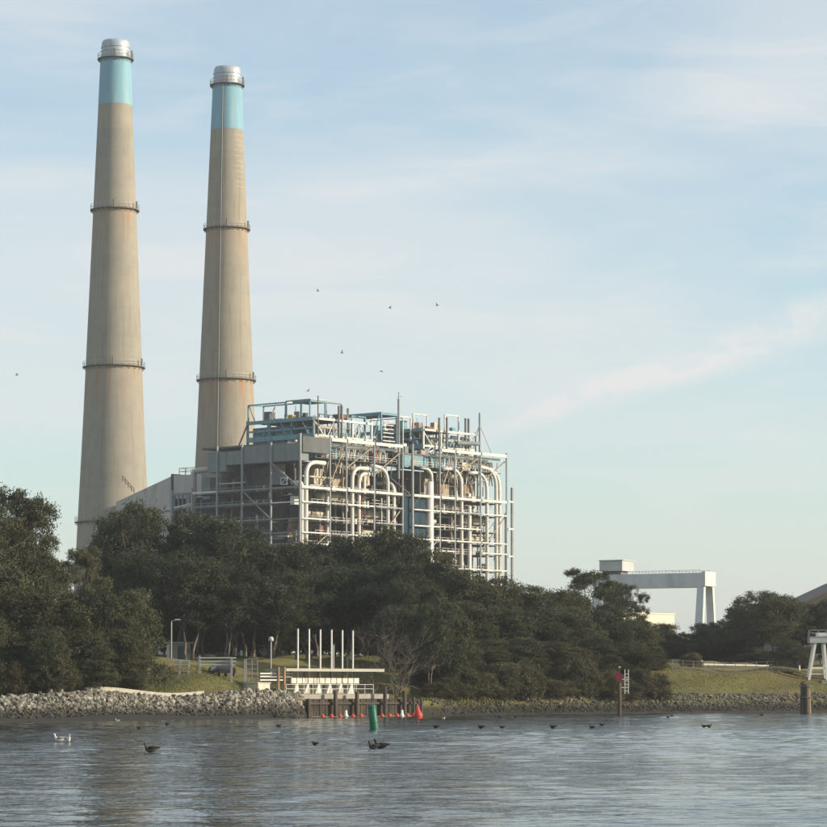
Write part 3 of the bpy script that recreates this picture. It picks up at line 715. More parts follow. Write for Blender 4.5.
    # clutter on and in the superstructure
    for k in range(40):
        u = rnd.uniform(12.5, 29); v = rnd.uniform(8.6, 26)
        top = rnd.random() < .4 and u < 24
        z = ZD + .36 if top else rnd.choice([56.52, 56.52, 59.2])
        boxp('equipment_box', P(u, v, z), P(u + rnd.uniform(.6, 2.6), v + rnd.uniform(.6, 2.4), z + rnd.uniform(.5, 2.4)), rnd.choice(['cream_casing', 'tan_casing', 'panel_grey', 'teal_paint', 'rust_red', 'grating', 'frame_white', 'dark_plant']), root)
    boxp('equipment_box', P(14.5, 17, ZD + .4), P(15.6, 18.4, ZD + 1.5), 'yellow_paint', root)
    for k in range(22):
        u = rnd.uniform(12.2, 26); v = rnd.uniform(8.2, 20); z = rnd.uniform(57.4, 62)
        if rnd.random() < .5: rod('pipe', P(u, v, z), P(min(31, u + rnd.uniform(3, 9)), v, z), rnd.choice([.25, .4, .7]), rnd.choice(['pipe_white', 'frame_grey', 'cream_casing', 'tan_casing']), root)
        else: rod('pipe', P(u, v, 56.6), P(u, v, 56.6 + rnd.uniform(3, 8)), rnd.choice([.2, .3, .4]), rnd.choice(['frame_white', 'frame_grey', 'dark_plant']), root)
    dr = MB(); dr.tube([P(13.4, 12.5, 59.5), P(13.9, 12.5, 59.5), P(28.6, 12.5, 59.5), P(29.1, 12.5, 59.5)], [.5, 1.0, 1.0, .5], 16); dr.build('steam_drum', 'cream_casing', root, True)
    # clutter along the roof between edge and superstructure
    for k in range(16):
        u = rnd.uniform(3, 30); v = rnd.uniform(5.4, 7.4)
        boxp('equipment_box', P(u, v, 56.52), P(u + rnd.uniform(.5, 1.8), v + rnd.uniform(.4, .9), 56.52 + rnd.uniform(.5, 1.6)), rnd.choice(['cream_casing', 'frame_white', 'panel_grey', 'tan_casing']), root)
    # dark vent stacks and masts
    vents = [(19.0, 7.0, 65.8), (20.6, 7.6, 66.0), (27.5, 12, 66.2)] if which == 0 else [(16.5, 7, 65.6), (19.2, 7, 65.9), (27.2, 8, 66.3), (28.3, 8, 66.3)]
    for (u, v, z) in vents: rod('vent_stack', P(u, v, 56.6), P(u, v, z), .55, 'dull_steel', root)
    if which == 0:
        rod('vent_stack', P(12.4, 7.2, 58), P(12.4, 7.2, 67.6), .3, 'dull_steel', root)
        rod('mast', P(32.6, 1.2, 50), P(32.6, 1.2, 68), .55, 'frame_grey', root); ms = rod('mast', P(32.6, 1.2, 68), P(32.6, 1.2, 69.6), .2, 'frame_grey', root)
        piece('mast_arm', P(32.0, 1.2, 68.2), P(33.8, 1.2, 68.7), .14, .14, 'frame_grey', root)
    else:
        rod('mast', P(31.2, 7, 56.5), P(31.2, 7, 67.8), .5, 'frame_grey', root)
        for (du, dv) in ((5, 0), (-5, 0), (1.5, 4)):
            piece('guy_wire', P(31.2, 7, 65), P(31.2 + du, 7 + dv, 57.4), .1, .1, 'frame_grey', root)
        rod('vent_stack', P(22, 6.4, 60), P(30, 6.4, 60.4), 1.0, 'panel_grey', root)
    return root
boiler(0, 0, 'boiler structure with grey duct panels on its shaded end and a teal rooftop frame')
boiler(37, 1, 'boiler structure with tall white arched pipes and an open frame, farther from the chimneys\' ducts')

def duct(u0, label, grp):
    ex = Vector((math.cos(PROT), math.sin(PROT), 0))
    root = thing('flue_duct', PLANT + ex * u0 + Vector((0, 0, 7)), label, 'flue duct', grp, PROT)
    G = 7
    b = MB()   # sloping casing to the chimney
    pr = [(52.0, 40.5), (52.0, 51.8), (63.5, 48.6), (70.6, 46.6), (70.6, 40.5)]
    vs = [(u, v, z - G) for u in (11, 26) for v, z in pr]; n_ = len(pr)
    b.add(vs, [tuple(range(n_ - 1, -1, -1)), tuple(range(n_, 2 * n_))] + [(i, (i + 1) % n_, n_ + (i + 1) % n_, n_ + i) for i in range(n_)])
    b.build('sloping_casing', 'panel_light', root)
    b = MB(); b.box((10.8, 51.2, 40 - G), (26.2, 51.95, 52.3 - G)); b.build('corner_post', 'dark_plant', root)
    boxp('casing', (10.9, 42, 46.5 - G), (26, 51.15, 51.9 - G), 'panel_light', root)
    boxp('casing', (10.9, 31, 46.0 - G), (26, 41.9, 50.9 - G), 'panel_grey', root)
    boxp('lower_wall', (11.6, 34, 7 - G), (25.5, 51.1, 46.4 - G), 'panel_navy', root)
    boxp('lower_wall', (12.2, 52, 7 - G), (25.5, 70, 40.4 - G), 'panel_light', root)
    for i in range(6):
        v = 44 + i * 1.35
        piece('stiffener', (10.8, v, 42 - G), (10.8, v, 47.6 - G), .35, .35, 'panel_grey' if i % 2 else 'frame_grey', root)
    for z in (47.6, 44.2, 41.6): piece('stiffener', (10.7, 42.5, z - G), (10.7, 51, z - G), .3, .35, 'panel_grey', root)
    rl = MB(); rail_mesh(rl, [(11.2, 43.2, 51.9 - G), (11.2, 49.6, 51.9 - G), (15, 49.6, 51.9 - G)], 1.6, 2.0, .12); rl.build('railing', 'dull_steel', root)
    rl = MB(); rail_mesh(rl, [(12.5, 66, 48.2 - G), (12.5, 70, 51.5 - G)], 1.4, 1.3, .12); rl.build('railing', 'rusty_steel', root)
    for (a, b_) in (((9, 39.5), (9, 31)),):
        mb = MB(); mb.tube(arcpts((6, 39.6, 40 - G), (6, 39.6, 52.2 - G), (6, 30.5, 52.2 - G), 1.1), .65, 14); mb.build('duct_pipe', 'panel_light', root, True)
        mb = MB(); mb.tube([(6, 39.6, 44.6 - G), (6, 44.2, 43.9 - G), (6, 50, 43.6 - G)], .5, 12); mb.build('duct_pipe', 'panel_light', root, True)
    hp_ = MB(); hp_.lathe([(3.2, 51.8 - G), (2.6, 50.5 - G), (1.3, 47.5 - G), (1.0, 45 - G)], 20, (9, 33)); hp_.build('hopper', 'panel_light', root, True)
    for v in (33, 36, 45, 50): piece('leg', (9.8, v, 0), (9.8, v, 47 - G), .5, .5, 'frame_grey', root)
    return root
duct(0, 'pale flue duct with a sloping roof joining the smooth chimney', 'flue ducts to the chimneys')
duct(37, 'pale flue duct behind the boiler structure, leading to the chimney with the ladder line', 'flue ducts to the chimneys')

# ------------------------------------------------------------------ gantry crane
CR = at(709.5, 573, 560); ca = math.atan2(.5, -.86)     # x: along the beam, away to the left
root = thing('gantry_crane', (CR.x, CR.y, 6.8), 'large pale gantry crane with a cab house on its beam, beyond the dark cypresses', 'crane', None, ca)
zt = CR.z - 6.8; bl = 24.0
b = MB(); b.box((.6, -2.3, zt - 2.75), (bl, 2.3, zt)); b.build('beam', 'crane_paint', root)
b = MB(); b.box((-.2, -2.5, zt - 2.6), (.57, 2.5, zt + .25)); b.build('end_box', 'crane_paint', root)
for s in (-1, 1):
    for xx in (0.0, bl - 1.6):
        b = MB()
        t_, d_ = zt - 2.76, 0.3
        vs = [(xx + .1, s * 1.55, t_), (xx + 1.55, s * 1.55, t_), (xx + 1.55, s * 2.45, t_), (xx + .1, s * 2.45, t_),
              (xx + .1, s * 3.4, d_), (xx + 1.9, s * 3.4, d_), (xx + 1.9, s * 4.1, d_), (xx + .1, s * 4.1, d_)]
        b.add(vs, [(0, 1, 2, 3), (4, 5, 6, 7), (0, 1, 5, 4), (1, 2, 6, 5), (2, 3, 7, 6), (3, 0, 4, 7)])
        lg = b.build('leg', 'crane_paint', root)
        b = MB()
        for q_ in (-.8, .8): b.tube([(xx + .3 + q_ + .7, s * 3.75 - .2, .28), (xx + .3 + q_ + .7, s * 3.75 + .2, .28)], .3, 12)
        b.build('wheel', 'dull_steel', lg)
for xx in (.7, bl - .9):
    piece('crossbar', (xx, -2.9, 8.1), (xx, 2.9, 8.1), .7, .9, 'crane_paint', root)
    piece('crossbar', (xx, -3.5, 1.4), (xx, 3.5, 1.4), .8, .9, 'crane_paint', root)
hs = boxp('cab_base', (18.4, -1.6, zt + .01), (22.2, 1.6, zt + .7), 'dull_steel', root)
hs = boxp('cab_house', (17.6, -2.6, zt + .72), (22.6, 2.6, zt + 2.75), 'crane_cab', root)
boxp('cab_roof', (17.4, -2.8, zt + 2.77), (22.8, 2.8, zt + 2.9), 'crane_paint', root)
for yy_ in (-2.2, 2.2):
    rl = MB(); rail_mesh(rl, [(1, yy_, zt), (17, yy_, zt)], .55, 1.4, .05, (1.0,)); rl.build('railing', 'dull_steel', root)

# ------------------------------------------------------------------ background sheds
def shed(name, px, py, Y, lu, lv, rz, wallm, roofm, label, cat, slope=0.0, eave=None, n_pan=8):
    c = at(px, py, Y); h = c.z - 6.5
    root = thing(name, (c.x, c.y, 6.5), label, cat, None, rz)
    if not slope:
        for i in range(n_pan): boxp('wall_panel', (-lu + lu * i / n_pan + .02, 0, 0), (-lu + lu * (i + 1) / n_pan - .02, .3, h - .25), wallm, root)
        boxp('wall', (-lu, .32, 0), (0, lv, h - .26), wallm, root)
        boxp('roof', (-lu - .15, -.15, h - .24), (.15, lv + .15, h), roofm, root)
        for k in range(4): boxp('vent', (-lu * (.15 + .2 * k), lv * .3, h + .02), (-lu * (.15 + .2 * k) + 1.2, lv * .3 + 1.2, h + .8), 'galvanised', root)
        boxp('door', (-lu * .3, -.05, 0), (-lu * .3 + 4, -.01, 4.5), 'panel_grey', root)
    else:
        b = MB(); e = h - slope
        b.add([(0, 0, 0), (0, lv, 0), (0, lv, e), (0, lv / 2, h), (0, 0, e), (lu, 0, 0), (lu, lv, 0), (lu, lv, e), (lu, lv / 2, h), (lu, 0, e)],
              [(0, 4, 3, 2, 1), (5, 6, 7, 8, 9), (0, 5, 9, 4), (1, 2, 7, 6)]); b.build('wall', wallm, root)
        for s in (0, 1):
            y0, y1 = (-.6, lv / 2) if s == 0 else (lv / 2, lv + .6)
            for k in range(6):
                a = -.6 + (lu + 1.2) * k / 6; c2 = -.6 + (lu + 1.2) * (k + 1) / 6 - .04
                za, zb = (e + .05 - .6 * slope / (lv / 2), h + .1) if s == 0 else (h + .1, e + .05 - .6 * slope / (lv / 2))
                q_ = MB(); q_.add([(a, y0, za), (c2, y0, za), (c2, y1, zb), (a, y1, zb), (a, y0, za + .15), (c2, y0, za + .15), (c2, y1, zb + .15), (a, y1, zb + .15)],
                                  [(3, 2, 1, 0), (4, 5, 6, 7), (0, 1, 5, 4), (1, 2, 6, 5), (2, 3, 7, 6), (3, 0, 4, 7)]); q_.build('roof_panel', roofm, root)
    return root
shed('warehouse', 674.5, 613.5, 600, 30, 26, PROT - R(8), 'cream_wall', 'cream_wall', 'flat roofed cream warehouse behind the trees below the gantry crane', 'warehouse')
c = at(835, 585, 455)
root = shed('storage_shed', 786, 590, 470, 60, 34, R(-12), 'roof_grey', 'roof_grey', 'dark storage shed with a long sloping roof behind the trees by the white hoist', 'shed', slope=0.01)
for ch in list(root.children): bpy.data.objects.remove(ch)
# gable end faces the harbour: roof edge climbs to the right
za = at(788, 611, 460).z - 6.5; xa = at(788, 611, 460).x; xb = at(862, 577, 460).x; zb = at(862, 577, 460).z - 6.5
root.location = (xa, 460, 6.5); root.rotation_euler = (0, 0, 0); wd = xb - xa
b = MB(); b.add([(0, 0, 0), (2 * wd, 0, 0), (2 * wd, 0, za), (wd, 0, zb), (0, 0, za), (0, 40, 0), (2 * wd, 40, 0), (2 * wd, 40, za), (wd, 40, zb), (0, 40, za)],
      [(0, 1, 2, 3, 4), (9, 8, 7, 6, 5), (0, 4, 9, 5), (1, 6, 7, 2)]); b.build('wall', 'roof_grey', root)
for s in (0, 1):
    for k in range(5):
        x0, z0, x1, z1 = (-.8, za - .8 * (zb - za) / wd, wd, zb) if s == 0 else (wd, zb, 2 * wd + .8, za - .8 * (zb - za) / wd)
        y0, y1 = -.8 + k * 8.32, -.8 + (k + 1) * 8.32 - .05
        b = MB(); b.add([(x0, y0, z0 + .05), (x1, y0, z1 + .05), (x1, y1, z1 + .05), (x0, y1, z0 + .05), (x0, y0, z0 + .4), (x1, y0, z1 + .4), (x1, y1, z1 + .4), (x0, y1, z0 + .4)],
              [(3, 2, 1, 0), (4, 5, 6, 7), (0, 1, 5, 4), (1, 2, 6, 5), (2, 3, 7, 6), (3, 0, 4, 7)]); b.build('roof_panel', 'roof_grey', root)

#@@TREES
# ------------------------------------------------------------------ trees
def crown_mesh(name, lobes, n_leaf, leaf, m, seed, droop=.35, clump=.9, inner=.18):
    rg = np.random.default_rng(seed)
    vol = np.array([l[3] * l[4] * l[5] for l in lobes]) ** .67; pr = vol / vol.sum()
    per = 70; nc = n_leaf // per
    li = rg.choice(len(lobes), nc, p=pr); lb = np.array(lobes, float)[li]
    d = rg.normal(size=(nc, 3)); d /= np.linalg.norm(d, axis=1)[:, None]
    low = d[:, 2] < -.25; d[low & (rg.random(nc) < .65), 2] *= -1
    rad = np.where(rg.random(nc) < inner, rg.uniform(.3, .8, nc), rg.uniform(.8, 1.06, nc))
    cc = lb[:, :3] + d * lb[:, 3:6] * rad[:, None]
    csz = rg.uniform(.55, 1.25, nc) * clump
    tint = np.clip(rg.normal(.42, .24, nc), 0, 1)
    k = np.repeat(np.arange(nc), per); n_ = len(k)
    off = rg.normal(size=(n_, 3)) * .5; off[:, 2] *= .75
    p = cc[k] + off * csz[k][:, None]
    ax = rg.normal(size=(n_, 3)) + d[k] * .5; ax[:, 2] -= droop * 2.2 * rg.random(n_)
    ax /= np.linalg.norm(ax, axis=1)[:, None]
    s = rg.normal(size=(n_, 3)); s -= ax * (s * ax).sum(1)[:, None]; s /= np.linalg.norm(s, axis=1)[:, None]
    ln = leaf * rg.uniform(.6, 1.4, n_); wd = ln * rg.uniform(.2, .36, n_)
    a = ax * ln[:, None]; ss = s * wd[:, None]
    nrm = np.cross(ax, s) * (ln * .12)[:, None]
    co = np.stack([p - a * .5, p + ss * .5 + nrm, p + a * .5, p - ss * .5 + nrm], 1).reshape(-1, 3)
    fc = np.arange(n_ * 4).reshape(-1, 4)
    me = np_mesh(name, co, fc, m, False)
    at_ = me.attributes.new('tint', 'FLOAT', 'POINT')
    tv = np.clip(np.repeat(tint[k] + rg.normal(0, .12, n_), 4), 0, 1)
    at_.data.foreach_set('value', tv.astype(np.float32)); return me
def limb(mb, rnd, a, b_, r0, r1, wob=.06, seg=6, n_=5):
    a = Vector(a); b_ = Vector(b_); L_ = (b_ - a).length; pts = []; rs = []
    for i in range(n_ + 1):
        t_ = i / n_; p = a.lerp(b_, t_)
        if 0 < i < n_: p += Vector((rnd.uniform(-1, 1), rnd.uniform(-1, 1), rnd.uniform(-.5, .5))) * L_ * wob
        pts.append(p); rs.append(r0 + (r1 - r0) * t_)
    mb.tube(pts, rs, seg); return pts
def trunk_mesh(name, lobes, m, seed, r=.35, forks=3, base=0.0, spread=.6):
    rnd = random.Random(seed); mb = MB()
    fork_z = min(l[2] - l[5] * .6 for l in lobes); fork_z = max(fork_z, 1.2)
    stems = []
    for k in range(forks):
        bx = (rnd.uniform(-spread, spread), rnd.uniform(-spread, spread), -.5)
        top = (bx[0] * 2.2 + rnd.uniform(-.6, .6), bx[1] * 2.2 + rnd.uniform(-.6, .6), fork_z * rnd.uniform(.8, 1.1))
        limb(mb, rnd, bx, top, r * rnd.uniform(.75, 1.1), r * .6, .03); stems.append(Vector(top))
    for i, l in enumerate(lobes):
        c = Vector(l[:3]); st = min(stems, key=lambda s_: (s_ - c).length)
        pts = limb(mb, rnd, st, c, r * .5, r * .16, .07)
        for q_ in range(5):
            d = Vector((rnd.gauss(0, 1), rnd.gauss(0, 1), rnd.gauss(.3, .8))).normalized()
            e = c + Vector((d.x * l[3], d.y * l[4], d.z * l[5])) * rnd.uniform(.75, 1.0)
            limb(mb, rnd, pts[rnd.randint(2, 4)], e, r * .2, r * .05, .08, 5, 4)
    return mb.mesh(name, m, True)
PROTO = {}
def proto(kind, lobes, n_leaf, leaf, lm, bm_, seed, r=.3, forks=3, **kw):
    cm = crown_mesh('crown_' + kind, lobes, n_leaf, leaf, lm, seed, **kw)
    tm = trunk_mesh('trunk_' + kind, lobes, bm_, seed, r, forks)
    top = max(l[2] + l[5] for l in lobes) + .25; wid = max(l[0] + l[3] for l in lobes) - min(l[0] - l[3] for l in lobes)
    PROTO[kind] = (cm, tm, top, wid)
def lobeset(seed, n_, w_, z0, z1, r0, r1, flat=.8, shape=None):
    rnd = random.Random(seed); o = []
    for i in range(n_):
        t_ = (i + .5) / n_; z = z0 + (z1 - z0) * t_
        env = shape(t_) if shape else math.sin(math.pi * (.15 + .7 * t_))
        a = i * 2.4 + rnd.uniform(-.5, .5); rr = w_ * env * rnd.uniform(.45, 1.0)
        s_ = rnd.uniform(r0, r1)
        o.append((math.cos(a) * rr, math.sin(a) * rr, z, s_ * rnd.uniform(.9, 1.25), s_ * rnd.uniform(.9, 1.25), s_ * flat * rnd.uniform(.8, 1.1)))
    return o
dome = lambda t_: math.sqrt(max(0, 1 - t_ ** 2.2)) * .95 + .05
for k in range(3):
    proto('bushy%d' % k, lobeset(40 + k, 17, 4.4, 1.8, 12.0, 1.5, 2.4, 1.4, dome), 34000, .44, 'leaf_olive', 'bark', 40 + k, .28, 4, droop=.9)
for k in range(2):
    proto('grove%d' % k, lobeset(50 + k, 15, 4.8, 6.0, 14.6, 1.8, 2.7, .72, lambda t_: .55 + .45 * math.sin(math.pi * (t_ * .9))), 30000, .46, 'leaf_dark', 'bark_pale', 50 + k, .2, 2, droop=.3)
for k in range(2):
    proto('umbrella%d' % k, lobeset(60 + k, 19, 6.4, 7.0, 19.5, 1.5, 2.7, .6, lambda t_: .45 + .55 * math.sin(math.pi * min(1, .25 + t_ * .62))), 30000, .42, 'leaf_olive', 'bark_pale', 60 + k, .26, 2, droop=.35, clump=.85)
for k in range(2):
    proto('euc%d' % k, lobeset(90 + k, 20, 5.6, 6.0, 17.4, 1.9, 2.9, .75, lambda t_: .6 + .4 * math.sin(math.pi * min(1, t_ * .95))), 34000, .42, 'leaf_olive', 'bark_pale', 90 + k, .26, 2, droop=.4)
for k in range(2):
    proto('cypress%d' % k, lobeset(70 + k, 12, 3.0, 1.5, 9.8, 1.5, 2.3, .9, dome), 24000, .40, 'leaf_dark', 'bark', 70 + k, .3, 2, droop=-.2, clump=.8)
for k in range(3):
    proto('shrub%d' % k, lobeset(80 + k, 9, 2.3, .8, 4.2, 1.0, 1.7, .8, dome), 13000, .36, 'leaf_shrub', 'bark', 80 + k, .12, 5, droop=.25, clump=.7)
trng = random.Random(77)
def tree(px, Y, top, wpx, kind, label, group=None, name=None, cat=None):
    cm, tm, ph, pw = PROTO[kind]
    p = at(px, top, Y); gz = H(p.x, p.y); h = p.z - gz; wid = wpx / F * Y
    nm = name or {'b': 'bushy_tree', 'g': 'grove_tree', 'u': 'eucalyptus_tree', 'e': 'eucalyptus_tree', 'c': 'cypress_tree', 's': 'shrub'}[kind[0]]
    root = thing(nm, (p.x, p.y, gz - .1), label, cat or ('shrub' if kind[0] == 's' else 'tree'), group, trng.uniform(0, 6.28))
    sx_ = wid / pw; root.scale = (sx_, sx_ * trng.uniform(.9, 1.1), h / ph)
    link('trunk', tm, root); link('crown', cm, root); return root
T = trng
G1 = 'bushy trees above the left riprap'; L1 = 'bushy olive green tree in the row growing above the boulder riprap'
for px, Y, top, wp, k in [(-28, 285, 540, 110, 'bushy1'), (18, 279, 585, 105, 'bushy0'), (-14, 275, 610, 90, 'bushy2'), (62, 281, 590, 90, 'bushy2'), (40, 276, 625, 70, 'bushy1'),
                          (100, 287, 585, 82, 'bushy1'), (132, 291, 588, 72, 'bushy0'), (85, 279, 632, 70, 'bushy0'), (122, 284, 628, 64, 'bushy2')]:
    tree(px, Y, top, wp, k, L1, G1)
tree(2, 305, 477, 116, 'euc0', 'tallest eucalyptus with a spreading umbrella crown above the boulder riprap')
tree(-24, 296, 500, 90, 'euc1', 'eucalyptus with a loose crown leaning beside the tallest umbrella eucalyptus')
tree(25, 312, 515, 70, 'umbrella1', 'smaller eucalyptus with an open crown behind the tallest umbrella eucalyptus')
tree(82, 318, 546, 66, 'umbrella0', 'thin crowned eucalyptus with sky gaps just in front of the smooth chimney base')
tree(20, 322, 545, 80, 'grove0', 'dense dark tree behind the row above the boulder riprap')
G2 = 'dark grove of trees below the power station'
for L2, rows in (('dense dark tree along the skyline of the tall grove in front of the boiler structures', [(128, 350, 512, 84, 'grove0'), (160, 356, 500, 90, 'grove1'), (200, 352, 514, 92, 'grove0'), (235, 360, 524, 88, 'grove1'), (268, 356, 540, 84, 'grove0'), (300, 362, 545, 84, 'grove1'), (335, 366, 537, 82, 'grove0'), (372, 366, 527, 84, 'grove1'), (405, 366, 534, 84, 'grove0')]),
                 ('dense dark tree in the lower front row of the tall grove, behind the lawn', [(150, 342, 548, 84, 'grove1'), (190, 343, 556, 84, 'grove0'), (228, 344, 560, 84, 'grove1'), (270, 346, 572, 84, 'grove1'), (310, 350, 572, 84, 'grove0'), (350, 352, 562, 84, 'grove1'), (388, 350, 560, 84, 'grove0')]),
                 ('dark tree at the back of the tall grove, close to the power station', [(175, 372, 535, 84, 'grove1'), (250, 376, 552, 90, 'grove0'), (320, 378, 560, 90, 'grove1'), (140, 368, 540, 80, 'grove1')])):
    for px, Y, top, wp, k in rows: tree(px, Y, top, wp, k, L2, G2)
tree(414, 339, 578, 64, 'grove1', 'dark tree added on the lawn edge to shade the slope behind the bare shrub')  # added so that its shadow darkens the lawn
tree(452, 322, 606, 62, 'bushy2', 'bushy tree added to shade the lawn, leaning over the grass patch at the start of the wooded bank')  # another tree added for shade on the lawn
tree(429, 317, 603, 62, 'grove1', 'dark tree with a bare trunk, added on the grass patch past the wall to shade the lawn')  # added here because its shadow reaches the lawn behind the intake
tree(424, 326, 606, 50, 'bushy1', 'bushy tree on the grass patch next to the slender pale trunked tree')
G7 = 'added dark understory behind the grove'; L7 = 'dark rounded bush added behind the tall grove to block daylight between the trunks'  # added as a dark backing where daylight showed between the trunks
for i in range(16):
    tree(118 + i * 21, T.uniform(384, 396), T.uniform(580, 604), T.uniform(50, 62), 'cypress%d' % (i % 2), L7, G7, 'backing_bush', 'bush')
G3 = 'bushy trees covering the bank beside the intake'
for L3, rows in (('bushy olive tree along the skyline of the wooded bank below the arched pipes', [(432, 362, 548, 84, 'bushy0'), (462, 360, 568, 80, 'bushy1'), (495, 362, 576, 80, 'bushy2'), (528, 366, 584, 80, 'bushy0'), (560, 370, 588, 80, 'bushy1')]),
                 ('bushy olive tree in the middle of the wooded bank between intake and channel marker', [(425, 345, 588, 80, 'bushy2'), (462, 344, 600, 80, 'bushy0'), (498, 346, 604, 80, 'bushy1'), (534, 350, 606, 80, 'bushy2'), (570, 354, 606, 76, 'bushy0'), (604, 360, 604, 74, 'bushy2'), (634, 366, 618, 60, 'bushy1')]),
                 ('bushy olive tree in the front row of the wooded bank, above the waterline shrubs', [(450, 334, 632, 70, 'bushy1'), (484, 336, 638, 74, 'bushy2'), (520, 340, 636, 74, 'bushy0'), (556, 345, 640, 74, 'bushy1'), (592, 350, 636, 70, 'bushy0'), (626, 355, 640, 66, 'bushy2'), (652, 362, 646, 40, 'bushy0')])):
    for px, Y, top, wp, k in rows: tree(px, Y, top, wp, k, L3, G3)
tree(398, 328, 604, 60, 'grove0', 'dark tree rising directly behind the leafless shrub beside the intake wall')
tree(436, 332, 618, 44, 'umbrella1', 'slender pale trunked tree on the grass patch past the intake wall')
tree(590, 380, 568, 74, 'umbrella0', 'eucalyptus with a flat umbrella crown in front of the gantry crane cab')
tree(626, 384, 582, 44, 'umbrella1', 'sparse twiggy eucalyptus below the gantry crane beam')
G4 = 'shrubs along the right waterline'; L4 = 'low olive shrub on the stony shore below the wooded bank'
for i in range(17):
    px = 440 + i * 13.2 + T.uniform(-4, 4); x = (px - CX) / F * 335; Y = float(ys(x)) + T.uniform(6, 10)
    tree(px, Y, T.uniform(658, 682), T.uniform(32, 46), 'shrub%d' % (i % 3), L4, G4)
G5 = 'shrubs at the foot of the left trees'; L5 = 'low olive shrub at the foot of the bushy trees behind the boulder riprap'
for i in range(10):
    px = -6 + i * 15.5; x = (px - CX) / F * 272; Y = float(ys(x)) + T.uniform(20, 26)
    tree(px, Y, T.uniform(648, 670), T.uniform(36, 50), 'shrub%d' % (i % 3), L5, G5)
G6 = 'dark cypresses under the gantry crane'; L6 = 'dark cypress in the clump in front of the gantry crane legs'
for px, Y, top, wp, k in [(646, 430, 625, 40, 'cypress0'), (664, 436, 622, 40, 'cypress1'), (684, 432, 631, 40, 'cypress0'), (705, 436, 622, 44, 'cypress1'), (724, 432, 618, 44, 'cypress0'), (742, 428, 616, 44, 'cypress1'), (672, 412, 640, 46, 'cypress1'), (700, 410, 640, 46, 'cypress0'), (728, 408, 638, 48, 'cypress1'), (652, 405, 646, 40, 'cypress0')]:
    tree(px, Y, top, wp, k, L6, G6)
tree(764, 402, 588, 86, 'euc0', 'rounded grey green eucalyptus with a pale trunk above the grassy bank')
tree(782, 406, 598, 60, 'grove0', 'dark tree behind the rounded eucalyptus above the grassy bank')
tree(748, 412, 602, 52, 'grove1', 'dark tree between the cypress clump and the rounded eucalyptus')
tree(800, 410, 610, 50, 'grove1', 'dark tree on the far side of the rounded eucalyptus, before the storage shed')
tree(822, 408, 598, 56, 'grove0', 'dark tree in front of the storage shed roof, behind the white hoist')
tree(792, 398, 640, 44, 'cypress0', 'low dark cypress beside the white hoist frame')
tree(768, 396, 650, 40, 'cypress1', 'low dark cypress under the rounded eucalyptus')
tree(746, 398, 652, 40, 'cypress0', 'low dark cypress behind the guard rail on the bank')
tree(838, 400, 625, 50, 'cypress1', 'dark cypress behind the far leg of the white hoist')
tree(690, 372, 652, 26, 'shrub1', 'small shrub behind the wire fence at the start of the grassy bank')
tree(786, 377, 671, 28, 'shrub0', 'low grey shrub on the grassy bank near the timber piles')

# spiky plant on the skyline of the wooded bank
p = at(549, 588, 372); gz = H(p.x, p.y); rnd = random.Random(15)
yr = thing('yucca', (p.x, p.y, gz - .1), 'dark spiky yucca showing its blades on the skyline of the wooded bank', 'plant')
hy = p.z - gz
b = MB(); b.tube([(0, 0, 0), (.1, 0, hy * .5), (0, .1, hy - 1.0)], [.28, .2, .16], 8); b.build('trunk', 'bark', yr, True)
for k in range(34):
    a_ = rnd.uniform(0, 6.28); e_ = rnd.uniform(-.3, 1.3); l_ = rnd.uniform(1.0, 1.7); d = Vector((math.cos(a_) * math.cos(e_), math.sin(a_) * math.cos(e_), math.sin(e_)))
    sd = Vector((-math.sin(a_), math.cos(a_), 0)) * .06; o_ = Vector((0, .1, hy - 1.0)); dr_ = Vector((0, 0, -.25 * l_))
    lb_ = MB(); lb_.add([o_ - sd, o_ + sd, o_ + d * l_ * .6 + sd * .9, o_ + d * l_ * .6 - sd * .9, o_ + d * l_ + dr_ * .5], [(0, 1, 2, 3), (3, 2, 4)]); lb_.build('leaf', 'leaf_dark', yr)
# bare shrub and bare branches
mat('twig', (0.125, 0.11, 0.088), .9, var=.3, scale=2)
def bare(px, Y, top, wpx, seed, label):
    p = at(px, top, Y); gz = H(p.x, p.y); h = p.z - gz; rnd = random.Random(seed)
    root = thing('bare_shrub', (p.x, p.y, gz - .1), label, 'shrub')
    for k in range(7):
        mb = MB(); a = k * .9 + rnd.uniform(-.3, .3); rr = wpx / F * Y * .5
        e = Vector((math.cos(a) * rr * rnd.uniform(.4, 1), math.sin(a) * rr * rnd.uniform(.4, 1), h * rnd.uniform(.65, 1)))
        pts = limb(mb, rnd, (0, 0, 0), e, .06, .016, .07, 5, 6)
        for q_ in range(11):
            s_ = pts[rnd.randint(2, 6)]; d = Vector((rnd.gauss(0, 1), rnd.gauss(0, 1), rnd.gauss(.9, .5))).normalized()
            e2 = s_ + d * h * rnd.uniform(.15, .4); p2 = limb(mb, rnd, s_, e2, .02, .009, .08, 4, 3)
            for r_ in range(4):
                d2 = (d + Vector((rnd.gauss(0, .7), rnd.gauss(0, .7), rnd.gauss(.2, .5)))).normalized()
                limb(mb, rnd, p2[rnd.randint(1, 3)], p2[-1] + d2 * h * rnd.uniform(.05, .2), .016, .008, .06, 3, 2)
        mb.build('branch', 'twig', root)
bare(396, 312, 628, 78, 4, 'leafless twiggy shrub growing behind the intake sheet pile wall')
bare(372, 316, 640, 50, 5, 'smaller leafless shrub between the intake roof and the larger bare shrub')
bare(582, 345, 650, 40, 6, 'pale dead branches sticking out of the wooded bank near the channel marker')
